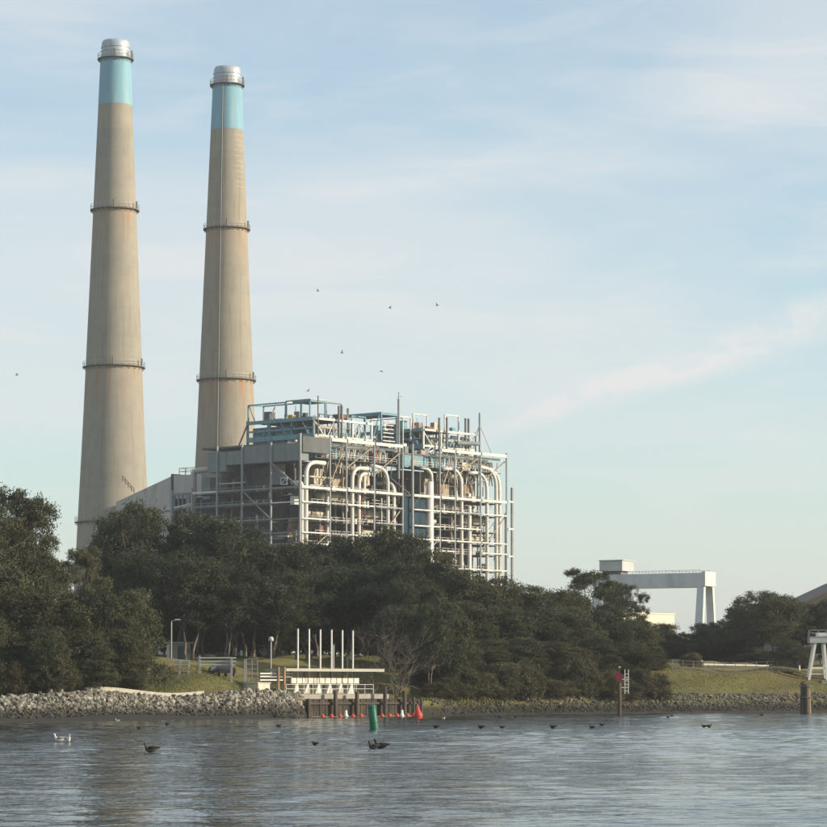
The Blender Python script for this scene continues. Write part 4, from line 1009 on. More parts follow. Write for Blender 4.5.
#@@END
# ------------------------------------------------------------------ riprap
mat('rock_dark', (0.115, 0.107, 0.088), .9, var=.35, scale=2.2, bump=.05, island=.6, extra=wet_extra)
rp = []
for k in range(10):
    rnd = random.Random(k); bm = bmesh.new()
    for i in range(13):
        d = Vector((rnd.gauss(0, 1), rnd.gauss(0, 1), rnd.gauss(0, 1))).normalized() * rnd.uniform(.42, .56)
        bm.verts.new((d.x * 1.15, d.y, d.z * .8))
    r_ = bmesh.ops.convex_hull(bm, input=bm.verts); bmesh.ops.delete(bm, geom=[e for e in r_['geom_interior'] if isinstance(e, bmesh.types.BMVert)], context='VERTS')
    me = bpy.data.meshes.new('rock'); bm.to_mesh(me); bm.free(); me.materials.append(MATS['rock']); rp.append(me)
rp2 = [me.copy() for me in rp]
for me in rp2: me.materials.clear(); me.materials.append(MATS['rock_dark'])
RV = [np.array([v.co[:] for v in me.vertices]) for me in rp]; RF = [[tuple(p.vertices) for p in me.polygons] for me in rp]
def riprap(spec, label, nbig, seed, mname='rock'):
    rnd = random.Random(seed)
    root = tag(link('riprap', None, None, (0, 0, 0)), label, 'riprap', kind='structure')
    big = []; mb = MB()
    for (x0, x1, s0, s1, n_, a, b_) in spec:
        for i in range(n_):
            x = rnd.uniform(x0, x1); s = rnd.uniform(s0, s1); y = float(ys(x)) + s; z = H(x, y); sz = rnd.uniform(a, b_)
            big.append((sz, x, y, z))
    big.sort(key=lambda q_: -q_[0])
    for i, (sz, x, y, z) in enumerate(big):
        rot = Euler((rnd.uniform(0, 6.3), rnd.uniform(0, 6.3), rnd.uniform(0, 6.3))); k = rnd.randrange(10)
        if i < nbig:
            link('stone', rp[k] if mname == 'rock' else rp2[k], root, (x, y, z + sz * .18), rot, (sz, sz * rnd.uniform(.7, 1), sz * rnd.uniform(.7, 1)))
        else:
            m3 = np.array(rot.to_matrix()); mb.add((RV[k] * sz) @ m3.T + np.array([x, y, z + sz * .15]), RF[k])
    st = mb.build('small_stones', mname, root); st['kind'] = 'stuff'
riprap([(-58, -11.2, 11.5, 18.4, 1300, .38, .78), (-58, -11.2, 10.5, 18.8, 8500, .15, .42), (-13.5, -10.2, 3.5, 12, 160, .35, .7), (-13.5, -10.2, 2.5, 12, 420, .15, .4)], 'sloping bank of pale jagged boulders along the left shore', 290, 2)
riprap([(8, 75, 2.5, 8.5, 500, .3, .55), (2, 75, 1.5, 9.6, 5200, .14, .38), (26, 75, 6.5, 9.0, 200, .35, .65)], 'low band of small grey stones along the shore under the grassy bank', 150, 3, 'rock_dark')

# grass tufts on the slopes
rg = np.random.default_rng(12)
def tufts(x0, x1, s0, s1, n_, h0, h1, m_, label, name='grass'):
    x = rg.uniform(x0, x1, n_); y = ys(x) + rg.uniform(s0, s1, n_); z = height(x, y)
    h = rg.uniform(h0, h1, n_); a = rg.uniform(0, 6.28, n_); wd = .05 + h * .12
    p = np.stack([x, y, z - .03], -1); s = np.stack([np.cos(a) * wd, np.sin(a) * wd, np.zeros(n_)], -1)
    tip = np.stack([rg.normal(0, .3, n_) * h, rg.normal(0, .3, n_) * h, h], -1)
    co = np.stack([p - s, p + s, p + tip], 1).reshape(-1, 3)
    tag(link(name, np_mesh(name, co, np.arange(n_ * 3).reshape(-1, 3), m_, False)), label, 'grass', kind='stuff')
tufts(24, 62, 9, 26, 30000, .04, .12, 'blade_green', 'short green grass on the bank under the wire fence')
tufts(30, 52, 13, 24, 5000, .05, .16, 'blade_dry', 'dry brown grass tufts on the bank under the wire fence')
tufts(-34, -8, 20, 44, 26000, .04, .14, 'blade_green', 'green grass slope above the white kerb and behind the intake')
tufts(1, 10, 5, 26, 9000, .1, .4, 'blade_green', 'green grass patch beside the intake wall')

# ------------------------------------------------------------------ white kerb wall and path by the left grass slope
kb = [at(px, 0, 1) for px in ()]
cw = thing('kerb_wall', (0, 0, 0), 'low cream kerb wall between the boulder riprap and the grass slope', 'kerb')
pts = []
for px in range(84, 208, 8):
    x = (px - CX) / F * 279; Y = float(ys(x)) + 20.5; x = (px - CX) / F * Y; Y = float(ys(x)) + 20.5; pts.append(Vector((x, Y, H(x, Y))))
cw.location = pts[0]
for a, b_ in zip(pts[:-1], pts[1:]):
    h_ = .34
    piece('kerb_stone', a + Vector((0, 0, h_ / 2 - .02)) - pts[0], b_ + Vector((0, 0, h_ / 2 - .02)) - pts[0] - (b_ - a) * .015, .35, h_ + .1, 'curb_white', cw)
pth = MB()
for k in range(14):
    xa, xb_ = 1.5 + k * .9, 2.4 + k * .9
    vv = []
    for x in (xa, xb_):
        for s in (25.0, 27.2):
            y = float(ys(x)) + s; vv.append((x, y, H(x, y) + .06))
    pth.add(vv, [(0, 2, 3, 1)])
tag(pth.build('path', 'path_surface'), 'narrow pale dirt path on the slope behind the intake', 'path', kind='structure')

# ------------------------------------------------------------------ intake structure
def wl(px, off=0.0):
    """distance along the wall line (moved off metres landward) that a pixel column falls on, and its depth"""
    x0 = WX0 - off * math.sin(WA); y0 = WY0 + off * math.cos(WA); Xr = (px - CX) / F
    t_ = (Xr * y0 - x0) / (math.cos(WA) - Xr * math.sin(WA)); return t_, y0 + t_ * math.sin(WA)
def zat(px, py, off): return at(px, py, wl(px, off)[1]).z
IO = 3.0
o0 = Vector((WX0, WY0, 0))
root = thing('water_intake', o0, 'cooling water intake with a flat slab roof and a row of white gates', 'water intake', None, WA)
def lx(px, off=IO): return wl(px, off)[0]
zd = zat(330, 694, IO); zw = zat(330, 699, 0)
boxp('deck_slab', (lx(284), .6, zw + .01), (lx(373), IO + 4, zd), 'deck_concrete', root)
boxp('deck_base', (lx(284), .9, -1.5), (lx(372), IO + 3.8, zw), 'sheet_pile', root)
zr_ = zat(332, 669.6, IO)
boxp('roof_slab', (lx(283), IO - .4, zr_ - .2), (lx(381), IO + 3.0, zr_ + .06), 'deck_concrete', root)
boxp('roof_edge', (lx(283), IO - .52, zr_ - .2), (lx(381), IO - .41, zr_ + .10), 'curb_white', root)
for px in (286, 300, 314, 327, 340, 352, 363):
    x = lx(px); piece('roof_post', (x, IO + 1.4, zd), (x, IO + 1.4, zr_ - .2), .16, .16, 'dull_steel', root)
gz0, gz1 = zat(322, 683.5, IO), zat(322, 678, IO)
for k in range(12):
    xa_, xb_ = lx(293.5 + k * 5.7), lx(293.5 + k * 5.7 + 4.9)
    boxp('gate_panel', (xa_, IO + .3, gz0), (xb_, IO + .5, gz1), 'gate_white', root)
for k, px in enumerate((298.5, 309.5, 320.5, 331.5, 342.5, 353)):
    x = lx(px); b = MB(); y0_, y1_ = IO + .1, IO + .7
    b.add([(x - .62, y0_, zd + .02), (x + .22, y0_, zd + .02), (x + .06, y0_, gz0 - .02), (x - .14, y0_, gz0 - .02), (x - .62, y1_, zd + .02), (x + .22, y1_, zd + .02), (x + .06, y1_, gz0 - .02), (x - .14, y1_, gz0 - .02)],
          [(0, 1, 2, 3), (7, 6, 5, 4), (0, 4, 5, 1), (1, 5, 6, 2), (2, 6, 7, 3), (3, 7, 4, 0)]); b.build('gate_stand', 'gate_white', root)
rl = MB(); rail_mesh(rl, [(lx(285, 1), .8, zd), (lx(372, 1), .8, zd)], 1.0, 1.2, .05, (1.0, .55)); rl.build('railing', 'galvanised', root)
for py in (673.5, 676.5, 680):
    z_ = zat(282, py, IO); piece('rail', (lx(266), IO + .9, z_), (lx(298), IO + .9, z_), .1, .13, 'frame_white', root)
for px in (278.5, 284.5):
    x = lx(px, 1); piece('post', (x, 1, 1.2), (x, 1, zat(px, 667, 1)), .2, .2, 'timber_pale', root)
boxp('equipment_box', (lx(295.5), IO + .8, zd), (lx(299), IO + 1.2, zd + .7), 'yellow_paint', root)
PO = IO + 1.7
for k, px in enumerate((297.9, 309.2, 320.4, 331.6, 342.4, 352.9, 333.6)):
    t_, Yp = wl(px, PO); tp = at(px, (629 + .35 * k) if k < 6 else 645, Yp); dd = .17 if k < 6 else .15
    pl = thing('guide_pole', (tp.x, Yp, zd), 'tall slim white pole rising through the intake slab roof' if k < 6 else 'shorter grey pole among the tall white poles on the intake roof', 'pole', 'poles along the intake roof')
    rod('pole', (0, 0, 0), (0, 0, tp.z - zd), dd, 'white_paint' if k < 6 else 'galvanised', pl, 8)
    rod('cap', (0, 0, tp.z - zd), (0, 0, tp.z - zd + .06), .22, 'galvanised', pl, 8)
    boxp('base_plate', (-.2, -.2, 0), (.2, .2, .05), 'galvanised', pl)

# sheet pile wall with timber piles
root = thing('sheet_pile_wall', o0, 'dark sheet pile wall at the water under the intake', 'sea wall', None, WA)
t1 = wl(423)[0]; n_ = 40; wx = t1 / n_
for i in range(n_):
    dy = .06 if i % 2 else 0
    boxp('sheet_pile', (i * wx + .01, dy, -2), ((i + 1) * wx - .01, dy + .24, zw - .02), 'sheet_pile', root)
piece('waler', (0, -.08, zw - .45), (t1, -.08, zw - .45), .14, .25, 'timber', root)
for px, py, d in ((308.7, 699, .3), (335.5, 691, .42), (357, 692, .42), (385, 687, .42), (404.5, 691, .42), (413.8, 698, .3), (421.5, 699, .3)):
    t_, Yp = wl(px, -.5); a = at(px, py, Yp)
    pl = thing('timber_pile', (a.x, Yp, -1.5), 'dark timber pile standing in front of the sheet pile wall', 'pile', 'timber piles along the intake wall')
    rod('shaft', (0, 0, 0), (0, 0, a.z + 1.5), d, 'timber', pl, 10); rod('cap', (0, 0, a.z + 1.5), (0, 0, a.z + 1.56), d * .9, 'timber_pale', pl, 10)
# floats
fb = MB(); fb.lathe([(.02, -.23), (.13, -.21), (.21, -.11), (.24, 0), (.21, .11), (.13, .21), (.02, .23)], 14); fm = fb.mesh('float_ball', 'float_red', True)
cbm = MB(); cbm.lathe([(.05, .2), (.07, .22), (.07, .29), (.02, .3)], 8); cm_ = cbm.mesh('float_collar', 'float_red', True)
FO = -2.2
for px in (322.5, 331.5, 340, 353, 361, 369, 382, 389.5, 397, 407.5, 413.8):
    t_, Yp = wl(px, FO); a = at(px, 714, Yp)
    f_ = thing('float', (a.x, Yp, .08), 'round red float on the boom line along the sheet pile wall', 'float', 'red floats of the boom')
    link('ball', fm, f_); link('collar', cm_, f_)
for px in (346, 402):
    t_, Yp = wl(px, FO); a = at(px, 714, Yp)
    f_ = thing('float', (a.x, Yp, -.1), 'white upright spar float among the red boom floats', 'float', 'white floats of the boom')
    b = MB(); b.lathe([(.02, -.2), (.24, -.15), (.27, .1), (.2, .3), (.13, .5), (.12, .75), (.02, .82)], 12); b.build('spar', 'white_paint', f_, True)
    b = MB(); b.lathe([(.24, .12), (.275, .13), (.275, .2), (.24, .21)], 12); b.build('band', 'galvanised', f_)
b = MB(); lp = []
for i, px in enumerate(range(312, 422, 4)):
    t_, Yp = wl(px, FO); lp.append((at(px, 714, Yp).x, Yp, .05 + .02 * math.sin(i)))
b.tube(lp, .04, 5); tag(b.build('boom_line', 'dull_steel'), 'dark line stringing the red floats along the intake wall', 'rope')

# lamp posts
def lamp(px, py, Y, zb, label, arm=False):
    a = at(px, py, Y); gz = H(a.x, Y) if zb is None else zb
    r_ = thing('lamp_post', (a.x, Y, gz - .05), label, 'lamp post'); h = a.z - gz
    rod('pole', (0, 0, 0), (0, 0, h), .14, 'galvanised', r_, 8)
    boxp('base_plate', (-.2, -.2, 0), (.2, .2, .08), 'galvanised', r_)
    if arm:
        piece('arm', (0, 0, h - .1), (.7, 0, h + .1), .08, .08, 'galvanised', r_); hd = boxp('lamp_head', (.4, -.15, h + .02), (1.0, .15, h + .17), 'pale_metal', r_)
    else:
        b = MB(); b.lathe([(.07, h), (.28, h + .05), (.28, h + .3), (.18, h + .48), (.02, h + .52)], 10); b.build('lamp_head', 'pale_metal', r_, True)
lamp(271, 641, 304, 2.0, 'slim lamp post with a small round head beside the cream cabinet')
lamp(347.5, 656, 318, None, 'short lamp post with an arm behind the intake roof', True)
lamp(171.5, 620, 330, None, 'slim lamp post with an arm in the shade under the grove', True)

# pipe rack
PY = 299.0; z_of = lambda py: at(0, py, PY).z
root = thing('pipe_rack', (at(200, 0, PY).x, PY, 2.6), 'pale pipe rack on posts standing behind the boulder riprap', 'pipe rack')
xo = at(200, 0, PY).x
xr = lambda px: at(px, 660, PY).x - xo
def zr(py): return z_of(py) - 2.6
for px, t_ in ((179.6, 660), (188.7, 660), (199.5, 655.5), (231.6, 658), (245, 659)):
    piece('post', (xr(px), 0, -.6), (xr(px), 0, zr(t_)), .2, .2, 'galvanised', root)
for py in (660.5, 663, 666): rod('rack_pipe', (xr(174), .1, zr(py)), (xr(190), .1, zr(py)), .13, 'pale_metal', root, 8)
for py in (658, 661.5, 665): rod('rack_pipe', (xr(196), .14, zr(py)), (xr(236), .14, zr(py)), .15, 'pale_metal', root, 8)
for px in (199.5, 231.6, 188.7): piece('bracket', (xr(px), -.3, zr(666)), (xr(px), .5, zr(666)), .14, .14, 'galvanised', root)
b = MB()
for px in (246.5, 252, 257.5): b.bar((xr(px), .3, zr(690)), (xr(px), .3, zr(659)), .07)
for py in (659, 664, 669, 674, 679): b.bar((xr(246.5), .3, zr(py)), (xr(257.5), .3, zr(py)), .06)
b.build('ladder_cage', 'galvanised', root)

# cream equipment cabinet
a = at(258, 695, 297); gz = H(a.x, 297)
root = thing('equipment_cabinet', (a.x, 297, gz), 'cream steel equipment cabinet on top of the boulder riprap', 'cabinet', None, R(38))
hh = at(258, 682.5, 297).z - gz
boxp('body', (0, 0, .02), (1.5, 2.2, hh - .1), 'cream_wall', root); boxp('lid', (-.08, -.08, hh - .09), (1.58, 2.28, hh), 'cream_wall', root)
for k in range(2): boxp('door', (.06 + k * .7, -.03, .12), (.72 + k * .7, -.004, hh - .2), 'cream_wall', root)
boxp('plinth', (-.1, -.1, -1.2), (1.6, 2.3, .01), 'deck_concrete', root)

# sunlit hut under the trees
a = at(180, 641, 352); gz = H(a.x, 352)
root = thing('hut', (a.x, 352, gz), 'small cream hut glimpsed under the dark grove', 'hut', None, R(12))
h_ = a.z - gz
boxp('wall', (-1.3, 0, 0), (1.3, 2.6, h_ - .3), 'cream_wall', root); boxp('roof', (-1.6, -.3, h_ - .29), (1.6, 2.9, h_ - .12), 'white_paint', root); boxp('door', (-.3, -.04, 0), (.5, -.004, 1.9), 'panel_grey', root)
boxp('window', (.75, -.04, 1.0), (1.15, -.004, 1.6), 'glass_dark', root)

# dark car seen end-on
mat('tail_lens', (0.07, 0.01, 0.01), .3)
a = at(222, 688, 303); gz = H(a.x, 303)
root = thing('parked_car', (a.x, 303, gz), 'dark parked car facing away beside the pipe rack', 'car', None, R(20))
b = MB()
prof = [(-2.1, .35), (-2.15, .75), (-1.9, .95), (-1.1, 1.0), (-.5, 1.45), (.9, 1.5), (1.75, 1.05), (2.1, .9), (2.15, .4)]
hw = .88; n_ = len(prof)
def wdt(z): return hw * (1 if z < 1.02 else .8)
b.add([(-wdt(z), y, z) for y, z in prof] + [(wdt(z), y, z) for y, z in prof], [tuple(range(n_)), tuple(range(2 * n_ - 1, n_ - 1, -1))] + [(i, n_ + i, n_ + (i + 1) % n_, (i + 1) % n_) for i in range(n_)])
bd = b.build('body', 'car_paint', root)
b = MB(); b.add([(-.62, -1.03, 1.06), (.62, -1.03, 1.06), (.6, -.55, 1.42), (-.6, -.55, 1.42)], [(0, 1, 2, 3)]); b.build('rear_window', 'glass_dark', root)
for x in (-.72, .55): boxp('tail_light', (x, -2.17, .68), (x + .17, -2.1, .86), 'tail_lens', root)
for x in (-.8, .8):
    for y in (-1.35, 1.35):
        w_ = rod('wheel', (x - .1, y, .33), (x + .1, y, .33), .64, 'tyre', root, 14); rod('rim', (x - .11, y, .33), (x + .11, y, .33), .36, 'galvanised', root, 10)

# ------------------------------------------------------------------ buoys and channel marker
a = at(374.5, 731, 209); top = at(373, 703.5, 209)
root = thing('can_buoy', (a.x, 209, 0), 'leaning dark green can buoy in front of the intake wall', 'buoy')
root.rotation_euler = (0, R(-7), 0); root.scale = (.88, .88, 1)
b = MB(); b.lathe([(.02, -.6), (.32, -.55), (.36, -.1), (.345, 1.72), (.30, 1.78), (.02, 1.8)], 24); b.build('body', 'buoy_green', root, True)
for z in (.45, 1.55): b = MB(); b.lathe([(.345, z), (.375, z + .015), (.375, z + .06), (.345, z + .075)], 24); b.build('hoop', 'buoy_green', root, True)
b = MB(); b.tube(arcpts((-.12, 0, 1.78), (-.12, 0, 1.98), (.12, 0, 1.98), .08) + [Vector((.12, 0, 1.78))], .025, 6); b.build('lifting_eye', 'dull_steel', root)
a = at(418.5, 717.5, 293)
root = thing('nun_buoy', (a.x, 293, 0), 'small red cone buoy at the end of the sheet pile wall', 'buoy')
root.rotation_euler = (0, R(-6), 0)
b = MB(); b.lathe([(.02, -.5), (.40, -.45), (.42, .35), (.38, .42), (.2, .85), (.13, 1.2), (.02, 1.24)], 20); b.build('body', 'buoy_red', root, True)
b = MB(); b.lathe([(.42, .1), (.45, .12), (.45, .18), (.42, .2)], 20); b.build('hoop', 'buoy_red', root)
b = MB(); b.tube([(0, 0, 1.2), (0, 0, 1.45)], [.08, .05], 6); b.build('lifting_eye', 'dull_steel', root)

MY = 322.0
a = at(619.5, 714, MY); zt = at(619, 683, MY).z
root = thing('channel_marker', (a.x, MY, -1.0), 'timber pile channel marker with a red board and a ladder cage', 'channel marker')
rod('pile', (0, 0, 0), (0, 0, zt + 1), .46, 'timber', root, 12)
rod('mast', (0, .1, zt + 1), (0, .1, at(0, 668, MY).z + 1), .14, 'timber', root, 8)
b = MB(); sz = at(0, 677, MY).z + 1
b.add([(-.68, -.3, sz + .1), (-.45, -.3, sz - .62), (.35, -.3, sz - .62), (.42, -.3, sz + .1), (.25, -.3, sz + .5), (-.15, -.3, sz + .82), (-.5, -.3, sz + .5)] + [(-.68, -.24, sz + .1), (-.45, -.24, sz - .62), (.35, -.24, sz - .62), (.42, -.24, sz + .1), (.25, -.24, sz + .5), (-.15, -.24, sz + .82), (-.5, -.24, sz + .5)],
      [tuple(range(7)), tuple(range(13, 6, -1))] + [(i, 7 + i, 7 + (i + 1) % 7, (i + 1) % 7) for i in range(7)])
db_ = b.build('day_board', 'sign_red', root); db_.scale = (.8, 1, .8); db_.location = (0, 0, sz * .2)
b = MB()
for x in (.62, 1.02): b.bar((x, 0, zt - .2), (x, 0, at(0, 669.5, MY).z + 1), .08)
for k in range(6): b.bar((.62, 0, zt + .1 + k * .38), (1.02, 0, zt + .1 + k * .38), .06)
b.bar((0, 0, zt + .5), (1.0, 0, zt + .5), .08); b.bar((0, 0, zt + 1.4), (1.0, 0, zt + 1.4), .08)
b.build('ladder_cage', 'white_paint', root)
rod('lantern', (0, .1, at(0, 668, MY).z + 1), (0, .1, at(0, 666.5, MY).z + 1), .26, 'pale_metal', root, 10)

# timber dolphin
DY = 342.0
a = at(806, 713, DY); ztop = at(0, 682.5, DY).z
root = thing('timber_dolphin', (a.x, DY, -1.2), 'cluster of weathered timber piles in the water before the white hoist', 'mooring piles')
for dx, dy, dz, m_, d in ((-.42, 0, 0, 'timber', .55), (.05, -.25, -.2, 'timber', .55), (.42, .1, -.9, 'timber_pale', .4), (-.1, .4, .1, 'timber', .5)):
    rod('pile', (dx * 1.1, dy, 0), (dx * .8, dy, ztop + 1.2 + dz), d, m_, root, 12)
for z in (3.1, 4.4):
    b = MB(); b.tube([(math.cos(t_) * .75, math.sin(t_) * .62 + .05, z) for t_ in [i * .524 for i in range(13)]], .05, 5, caps=False); b.build('cable_band', 'dull_steel', root)

# white hoist frame on the right bank
HY = 374.0
hx0, hx1 = at(808.5, 685, HY), at(827.5, 685, HY)
zb_ = H(hx0.x + 1, HY)
root = thing('boat_hoist', (hx0.x, HY, zb_), 'white A-frame boat hoist with a grey head beam by the timber piles', 'hoist')
zz = lambda py: at(0, py, HY).z - zb_
wdx = hx1.x - hx0.x
for dy in (0, 1.8):
    for s_, (xb0, xt0) in enumerate(((0, at(815.5, 643, HY).x - hx0.x), (wdx, at(824.3, 643, HY).x - hx0.x))):
        for extra_x in (0, 7.5):
            piece('leg', (xb0 + extra_x, dy, -.3), (xt0 + extra_x, dy, zz(643)), .3, .3, 'white_paint', root)
    for extra_x in (0, 7.5):
        f = .42
        piece('crossbar', (.55 + extra_x - .1, dy, zz(668)), (wdx - .15 + extra_x, dy, zz(668)), .22, .26, 'white_paint', root)
        piece('crossbar', (.35 + extra_x, dy, zz(674)), (wdx - .08 + extra_x, dy, zz(674)), .1, .1, 'white_paint', root)
for dy in (0, 1.8):
    boxp('head_beam', (.2, dy - .3, zz(642.8)), (10.5, dy + .3, zz(637.5)), 'crane_cab', root)
boxp('deck', (.2, -.35, zz(637.4)), (10.5, 2.2, zz(636.6)), 'galvanised', root)
boxp('winch_house', (1.2, .2, zz(636.5)), (3.4, 1.7, zz(632.5)), 'white_paint', root)
rl = MB(); rail_mesh(rl, [(.3, -.2, zz(636.6)), (10.4, -.2, zz(636.6))], .85, 1.0, .06); rail_mesh(rl, [(.3, -.2, zz(636.6)), (.3, 2.0, zz(636.6))], .85, 1.0, .06); rl.build('railing', 'galvanised', root)
boxp('footing', (1.6, -1.0, -.6), (11, 3.0, .06), 'deck_concrete', root)

# fences along the right bank, white post and guard rail
def fence(pxs, s_off, h_, label, postm='dull_steel', wires=4):
    pts = []
    for px in pxs:
        x = (px - CX) / F * 365
        for _ in range(4): Y = float(ys(x)) + s_off; x = (px - CX) / F * Y
        pts.append(Vector((x, Y, H(x, Y) - .05)))
    r_ = thing('wire_fence', pts[0], label, 'fence')
    for p in pts: rod('fence_post', p - pts[0], p - pts[0] + Vector((0, 0, h_)), .09, postm, r_, 6)
    for a, b_ in zip(pts[:-1], pts[1:]):
        mb = MB()
        for k in range(wires):
            z = Vector((0, 0, h_ * (.12 + .86 * k / (wires - 1)))); mb.bar(a + z - pts[0], b_ + z - pts[0], .018)
        nn = 9
        for k in range(nn):
            for sg in (-1, 1):
                t0 = k / nn; t1 = (k + 1) / nn
                z0, z1 = (.1, h_ * .98) if sg > 0 else (h_ * .98, .1)
                mb.bar(a.lerp(b_, t0) - pts[0] + Vector((0, 0, z0)), a.lerp(b_, t1) - pts[0] + Vector((0, 0, z1)), .008)
        mb.build('mesh_panel', 'dull_steel', r_)
fence([672 + i * 10.5 for i in range(13)], 21.0, 1.5, 'chain link fence along the top of the grassy bank')
fence([386 + i * 8.5 for i in range(7)], 31, 1.7, 'chain link fence on the slope behind the bare shrub by the intake')
def onbank(px, s_off):
    x = (px - CX) / F * 365
    for _ in range(4): Y = float(ys(x)) + s_off; x = (px - CX) / F * Y
    return Vector((x, Y, H(x, Y)))
p0 = onbank(688, 33)
gr_ = thing('guard_rail', p0, 'weathered white guard rail on the bank above the chain link fence', 'guard rail')
prev = None
for i in range(9):
    p = onbank(688 + i * 10, 33) - p0; p.z = -.02 * i
    boxp('post', p + Vector((-.08, -.08, -.2)), p + Vector((.08, .08, .8)), 'timber_pale', gr_)
    if prev is not None: piece('rail', prev + Vector((.01, -.12, .68)), p + Vector((-.01, -.12, .68)), .07, .2, 'galvanised', gr_)
    prev = p
p = onbank(799, 24); ps = thing('white_post', p, 'plain white post on the grassy bank beside the hoist', 'post')
h_ = at(799, 666, p.y).z - p.z
rod('shaft', (0, 0, -.3), (0, 0, h_), .22, 'white_paint', ps, 10); rod('cap', (0, 0, h_), (0, 0, h_ + .08), .26, 'white_paint', ps, 10)

# ------------------------------------------------------------------ birds
def bird_mesh(kind):
    b = MB(); sg = 12
    # spine: tail -> body -> breast -> neck -> head
    sp = [(-.34, .10, .012, .010), (-.26, .095, .05, .022), (-.16, .075, .085, .06), (-.04, .06, .105, .085), (.08, .06, .10, .09), (.16, .085, .075, .08), (.195, .135, .045, .05), (.21, .185, .036, .04), (.225, .225, .042, .044), (.255, .243, .040, .038), (.285, .238, .022, .02), (.297, .235, .008, .008)]
    if kind == 'duck':
        sp = [(x, z * (1 if x < .17 else .82), a, c) for x, z, a, c in sp]
    pts = [Vector((x, 0, z)) for x, z, _, _ in sp]; n_ = len(pts)
    for i, (x, z, a, c) in enumerate(sp):
        d = (pts[min(i + 1, n_ - 1)] - pts[max(i - 1, 0)]).normalized(); up = Vector((0, 1, 0)).cross(d) * -1
        for k in range(sg):
            t_ = 2 * math.pi * k / sg; b.v.append(tuple(pts[i] + Vector((0, 1, 0)) * math.cos(t_) * a + up * math.sin(t_) * c))
    for i in range(n_ - 1):
        for k in range(sg): b.f.append((i * sg + k, i * sg + (k + 1) % sg, (i + 1) * sg + (k + 1) % sg, (i + 1) * sg + k)); b.fm.append(0)
    b.f.append(tuple(range(sg))); b.fm.append(0); b.f.append(tuple((n_ - 1) * sg + k for k in range(sg))); b.fm.append(0)
    return b
BM = {}
def bird(px, py, ln, face, body, wing, label, grp, kind='gull', tilt=0):
    Y = CAMZ / max(1, (py - HOR)) * F; a = at(px, py, Y)
    if (body, kind) not in BM:
        BM[(body, kind)] = bird_mesh(kind).mesh('body', body, True)
        wb = []
        for s in (-1, 1):
            w_ = MB(); w_.tube([(.11, s * .075, .10), (.04, s * .107, .115), (-.1, s * .095, .12), (-.24, s * .045, .125), (-.40, s * .012, .135)], [.02, .045, .045, .028, .006], 8)
            wb.append(w_.mesh('wing', wing, True))
        bk = MB(); bk.tube([(.285, 0, .236 if kind == 'gull' else .195), (.33, 0, .226 if kind == 'gull' else .185), (.355, 0, .212 if kind == 'gull' else .175)], [.014, .011, .003], 6)
        BM[(body, kind, 'w')] = wb; BM[(body, kind, 'b')] = bk.mesh('beak', 'beak', True)
    r_ = thing('gull' if kind == 'gull' else 'duck', (a.x, Y, .05 * ln / .72), label, 'bird', grp, face)
    k = ln / .72; r_.scale = (k, k, k * (1.3 if kind == 'gull' else 1.45))
    link('body', BM[(body, kind)], r_)
    for me in BM[(body, kind, 'w')]: link('wing', me, r_)
    link('beak', BM[(body, kind, 'b')], r_)
bird(59.5, 742, .86, math.pi, 'plumage_white', 'plumage_grey', 'pale gull with grey wings floating ahead of the other pale gull', 'gulls on the water')
bird(67.5, 742.5, .84, R(-60), 'plumage_white', 'plumage_brown', 'pale gull turned towards the open water beside another gull', 'gulls on the water')
bird(151, 752.5, .86, math.pi, 'plumage_brown', 'plumage_dark', 'lone brown gull with a pale head floating on the open water', 'gulls on the water')
bird(373.5, 749.5, .78, R(-150), 'plumage_dark', 'plumage_dark', 'dark gull at the front of the pair near the green buoy', 'gulls on the water')
bird(381, 749, .9, math.pi, 'plumage_dark', 'plumage_dark', 'dark gull with its tail raised in the pair near the green buoy', 'gulls on the water')
bird(117.5, 721.5, .5, math.pi, 'plumage_white', 'plumage_grey', 'small white gull on the water close to the boulder riprap', 'gulls on the water')
GD = 'small dark ducks on the water'; LD = 'small dark duck floating on the water'
for px, py, f, ln in [(139, 729, 0, .42), (167, 725, math.pi, .4), (279, 727, 0, .5), (315, 745, math.pi, .42), (436, 728.5, math.pi, .6), (481, 728.5, math.pi, .6), (502, 728.5, math.pi, .5), (553, 728.5, math.pi, .62), (592, 728.5, math.pi, .5), (602, 726, math.pi, .5), (704, 727.5, math.pi, .5), (709, 727.5, 0, .55), (668, 718, 0, .45), (500, 718, 0, .45), (516, 718, 0, .45), (672, 716.5, 0, .45), (762, 716, 0, .5)]:
    bird(px, py, ln, f + random.uniform(-.3, .3), 'plumage_dark', 'plumage_dark', LD, GD, 'duck')
bird(443.5, 719, .42, 0, 'plumage_white', 'plumage_grey', 'tiny white gull on the water below the wooded bank', 'gulls on the water')

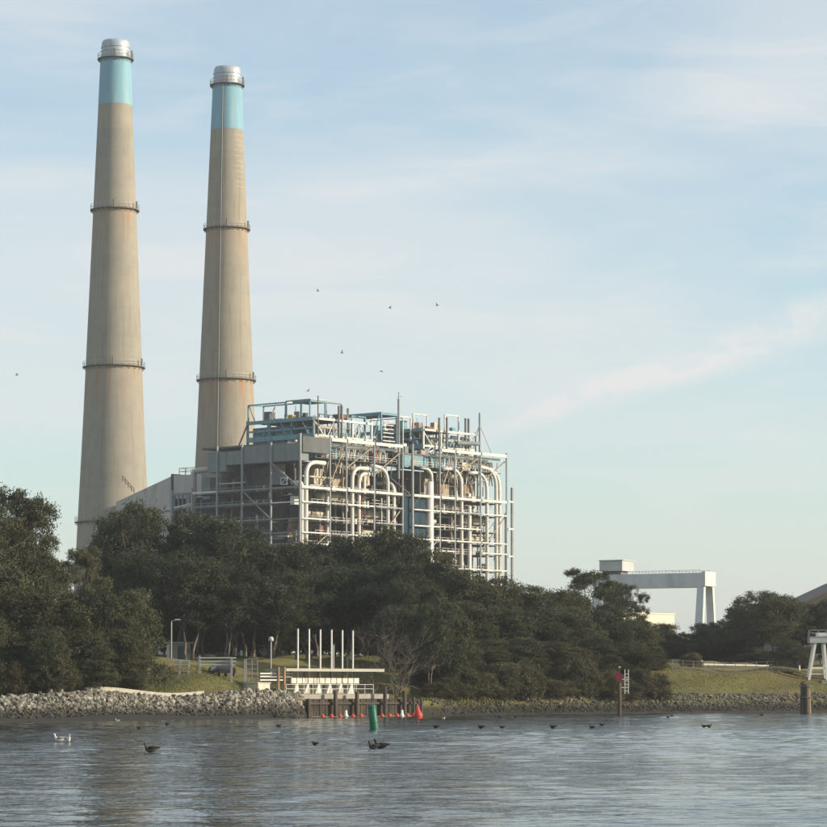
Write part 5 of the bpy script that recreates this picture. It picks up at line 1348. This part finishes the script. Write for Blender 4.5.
FB = {}
def flyer(px, py, Y, span, hdg, bank, flap, i):
    a = at(px, py, Y); r_ = thing('flying_bird', a, 'dark bird flying in the open sky beside the boiler structures', 'bird', 'birds flying above the power station', hdg)
    r_.rotation_euler = (bank, R(-6), hdg)
    if not FB:
        b = MB(); b.tube([(-.45, 0, 0), (-.3, 0, 0), (-.1, 0, -.01), (.12, 0, 0), (.25, 0, .03), (.36, 0, .02), (.43, 0, .0)], [.05, .06, .1, .09, .055, .06, .01], 8); FB['b'] = b.mesh('body', 'plumage_dark', True)
        for s in (-1, 1):
            w_ = MB(); q_ = [((.14, .05, 0), (-.12, .05, 0)), ((.2, .34, .0), (-.04, .34, .0)), ((.1, .7, 0), (-.06, .68, 0)), ((-.08, 1.0, 0), (-.12, .98, 0))]
            up_ = [(x, s * y, z + .015) for pr_ in q_ for x, y, z in pr_]; dn = [(x, s * y, z - .01) for pr_ in q_ for x, y, z in pr_]
            fs = [(2 * j, 2 * j + 1, 2 * j + 3, 2 * j + 2) for j in range(3)]; w_.add(up_ + dn, fs + [tuple(8 + x for x in f[::-1]) for f in fs] + [(2 * j, 2 * j + 2, 10 + 2 * j, 8 + 2 * j) for j in range(3)] + [(2 * j + 1, 2 * j + 3, 11 + 2 * j, 9 + 2 * j) for j in range(3)])
            FB[s] = w_.mesh('wing', 'plumage_dark', False)
    k = span / 2; r_.scale = (k, k, k); link('body', FB['b'], r_)
    for s in (-1, 1): link('wing', FB[s], r_, None, (s * flap, 0, 0))
for i, (px, py, hd, bk, fl) in enumerate([(318, 291, .4, .5, .35), (390, 308, 2.8, -.4, .5), (437, 305.5, .3, .5, .6), (342, 353, 3.3, .3, .7), (381, 371, .5, .3, -.2), (308, 391, 2.6, -.4, .5), (17, 375, .2, .3, .4), (403.5, 412, 2, .2, .5)][:7]):
    flyer(px, py, 430, 1.15, hd, bk, fl, i)

# ------------------------------------------------------------------ sea haze: one closed box of thin air round everything
hm = bpy.data.materials.new('haze'); hm.use_nodes = True; MATS['haze'] = hm
hn = hm.node_tree.nodes
for x_ in list(hn): hn.remove(x_)
ho = hn.new('ShaderNodeOutputMaterial'); hv = hn.new('ShaderNodeVolumePrincipled')
hv.inputs['Color'].default_value = (0.88, 0.92, 0.96, 1); hv.inputs['Density'].default_value = 0.00013; hv.inputs['Anisotropy'].default_value = 0.3
hm.node_tree.links.new(hv.outputs[0], ho.inputs['Volume'])
b = MB(); b.box((-6600, -6600, -6), (6600, 9600, 172)); hz_ = b.build('haze', 'haze')
tag(hz_, 'thin pale sea haze over the harbour', 'haze', kind='stuff')
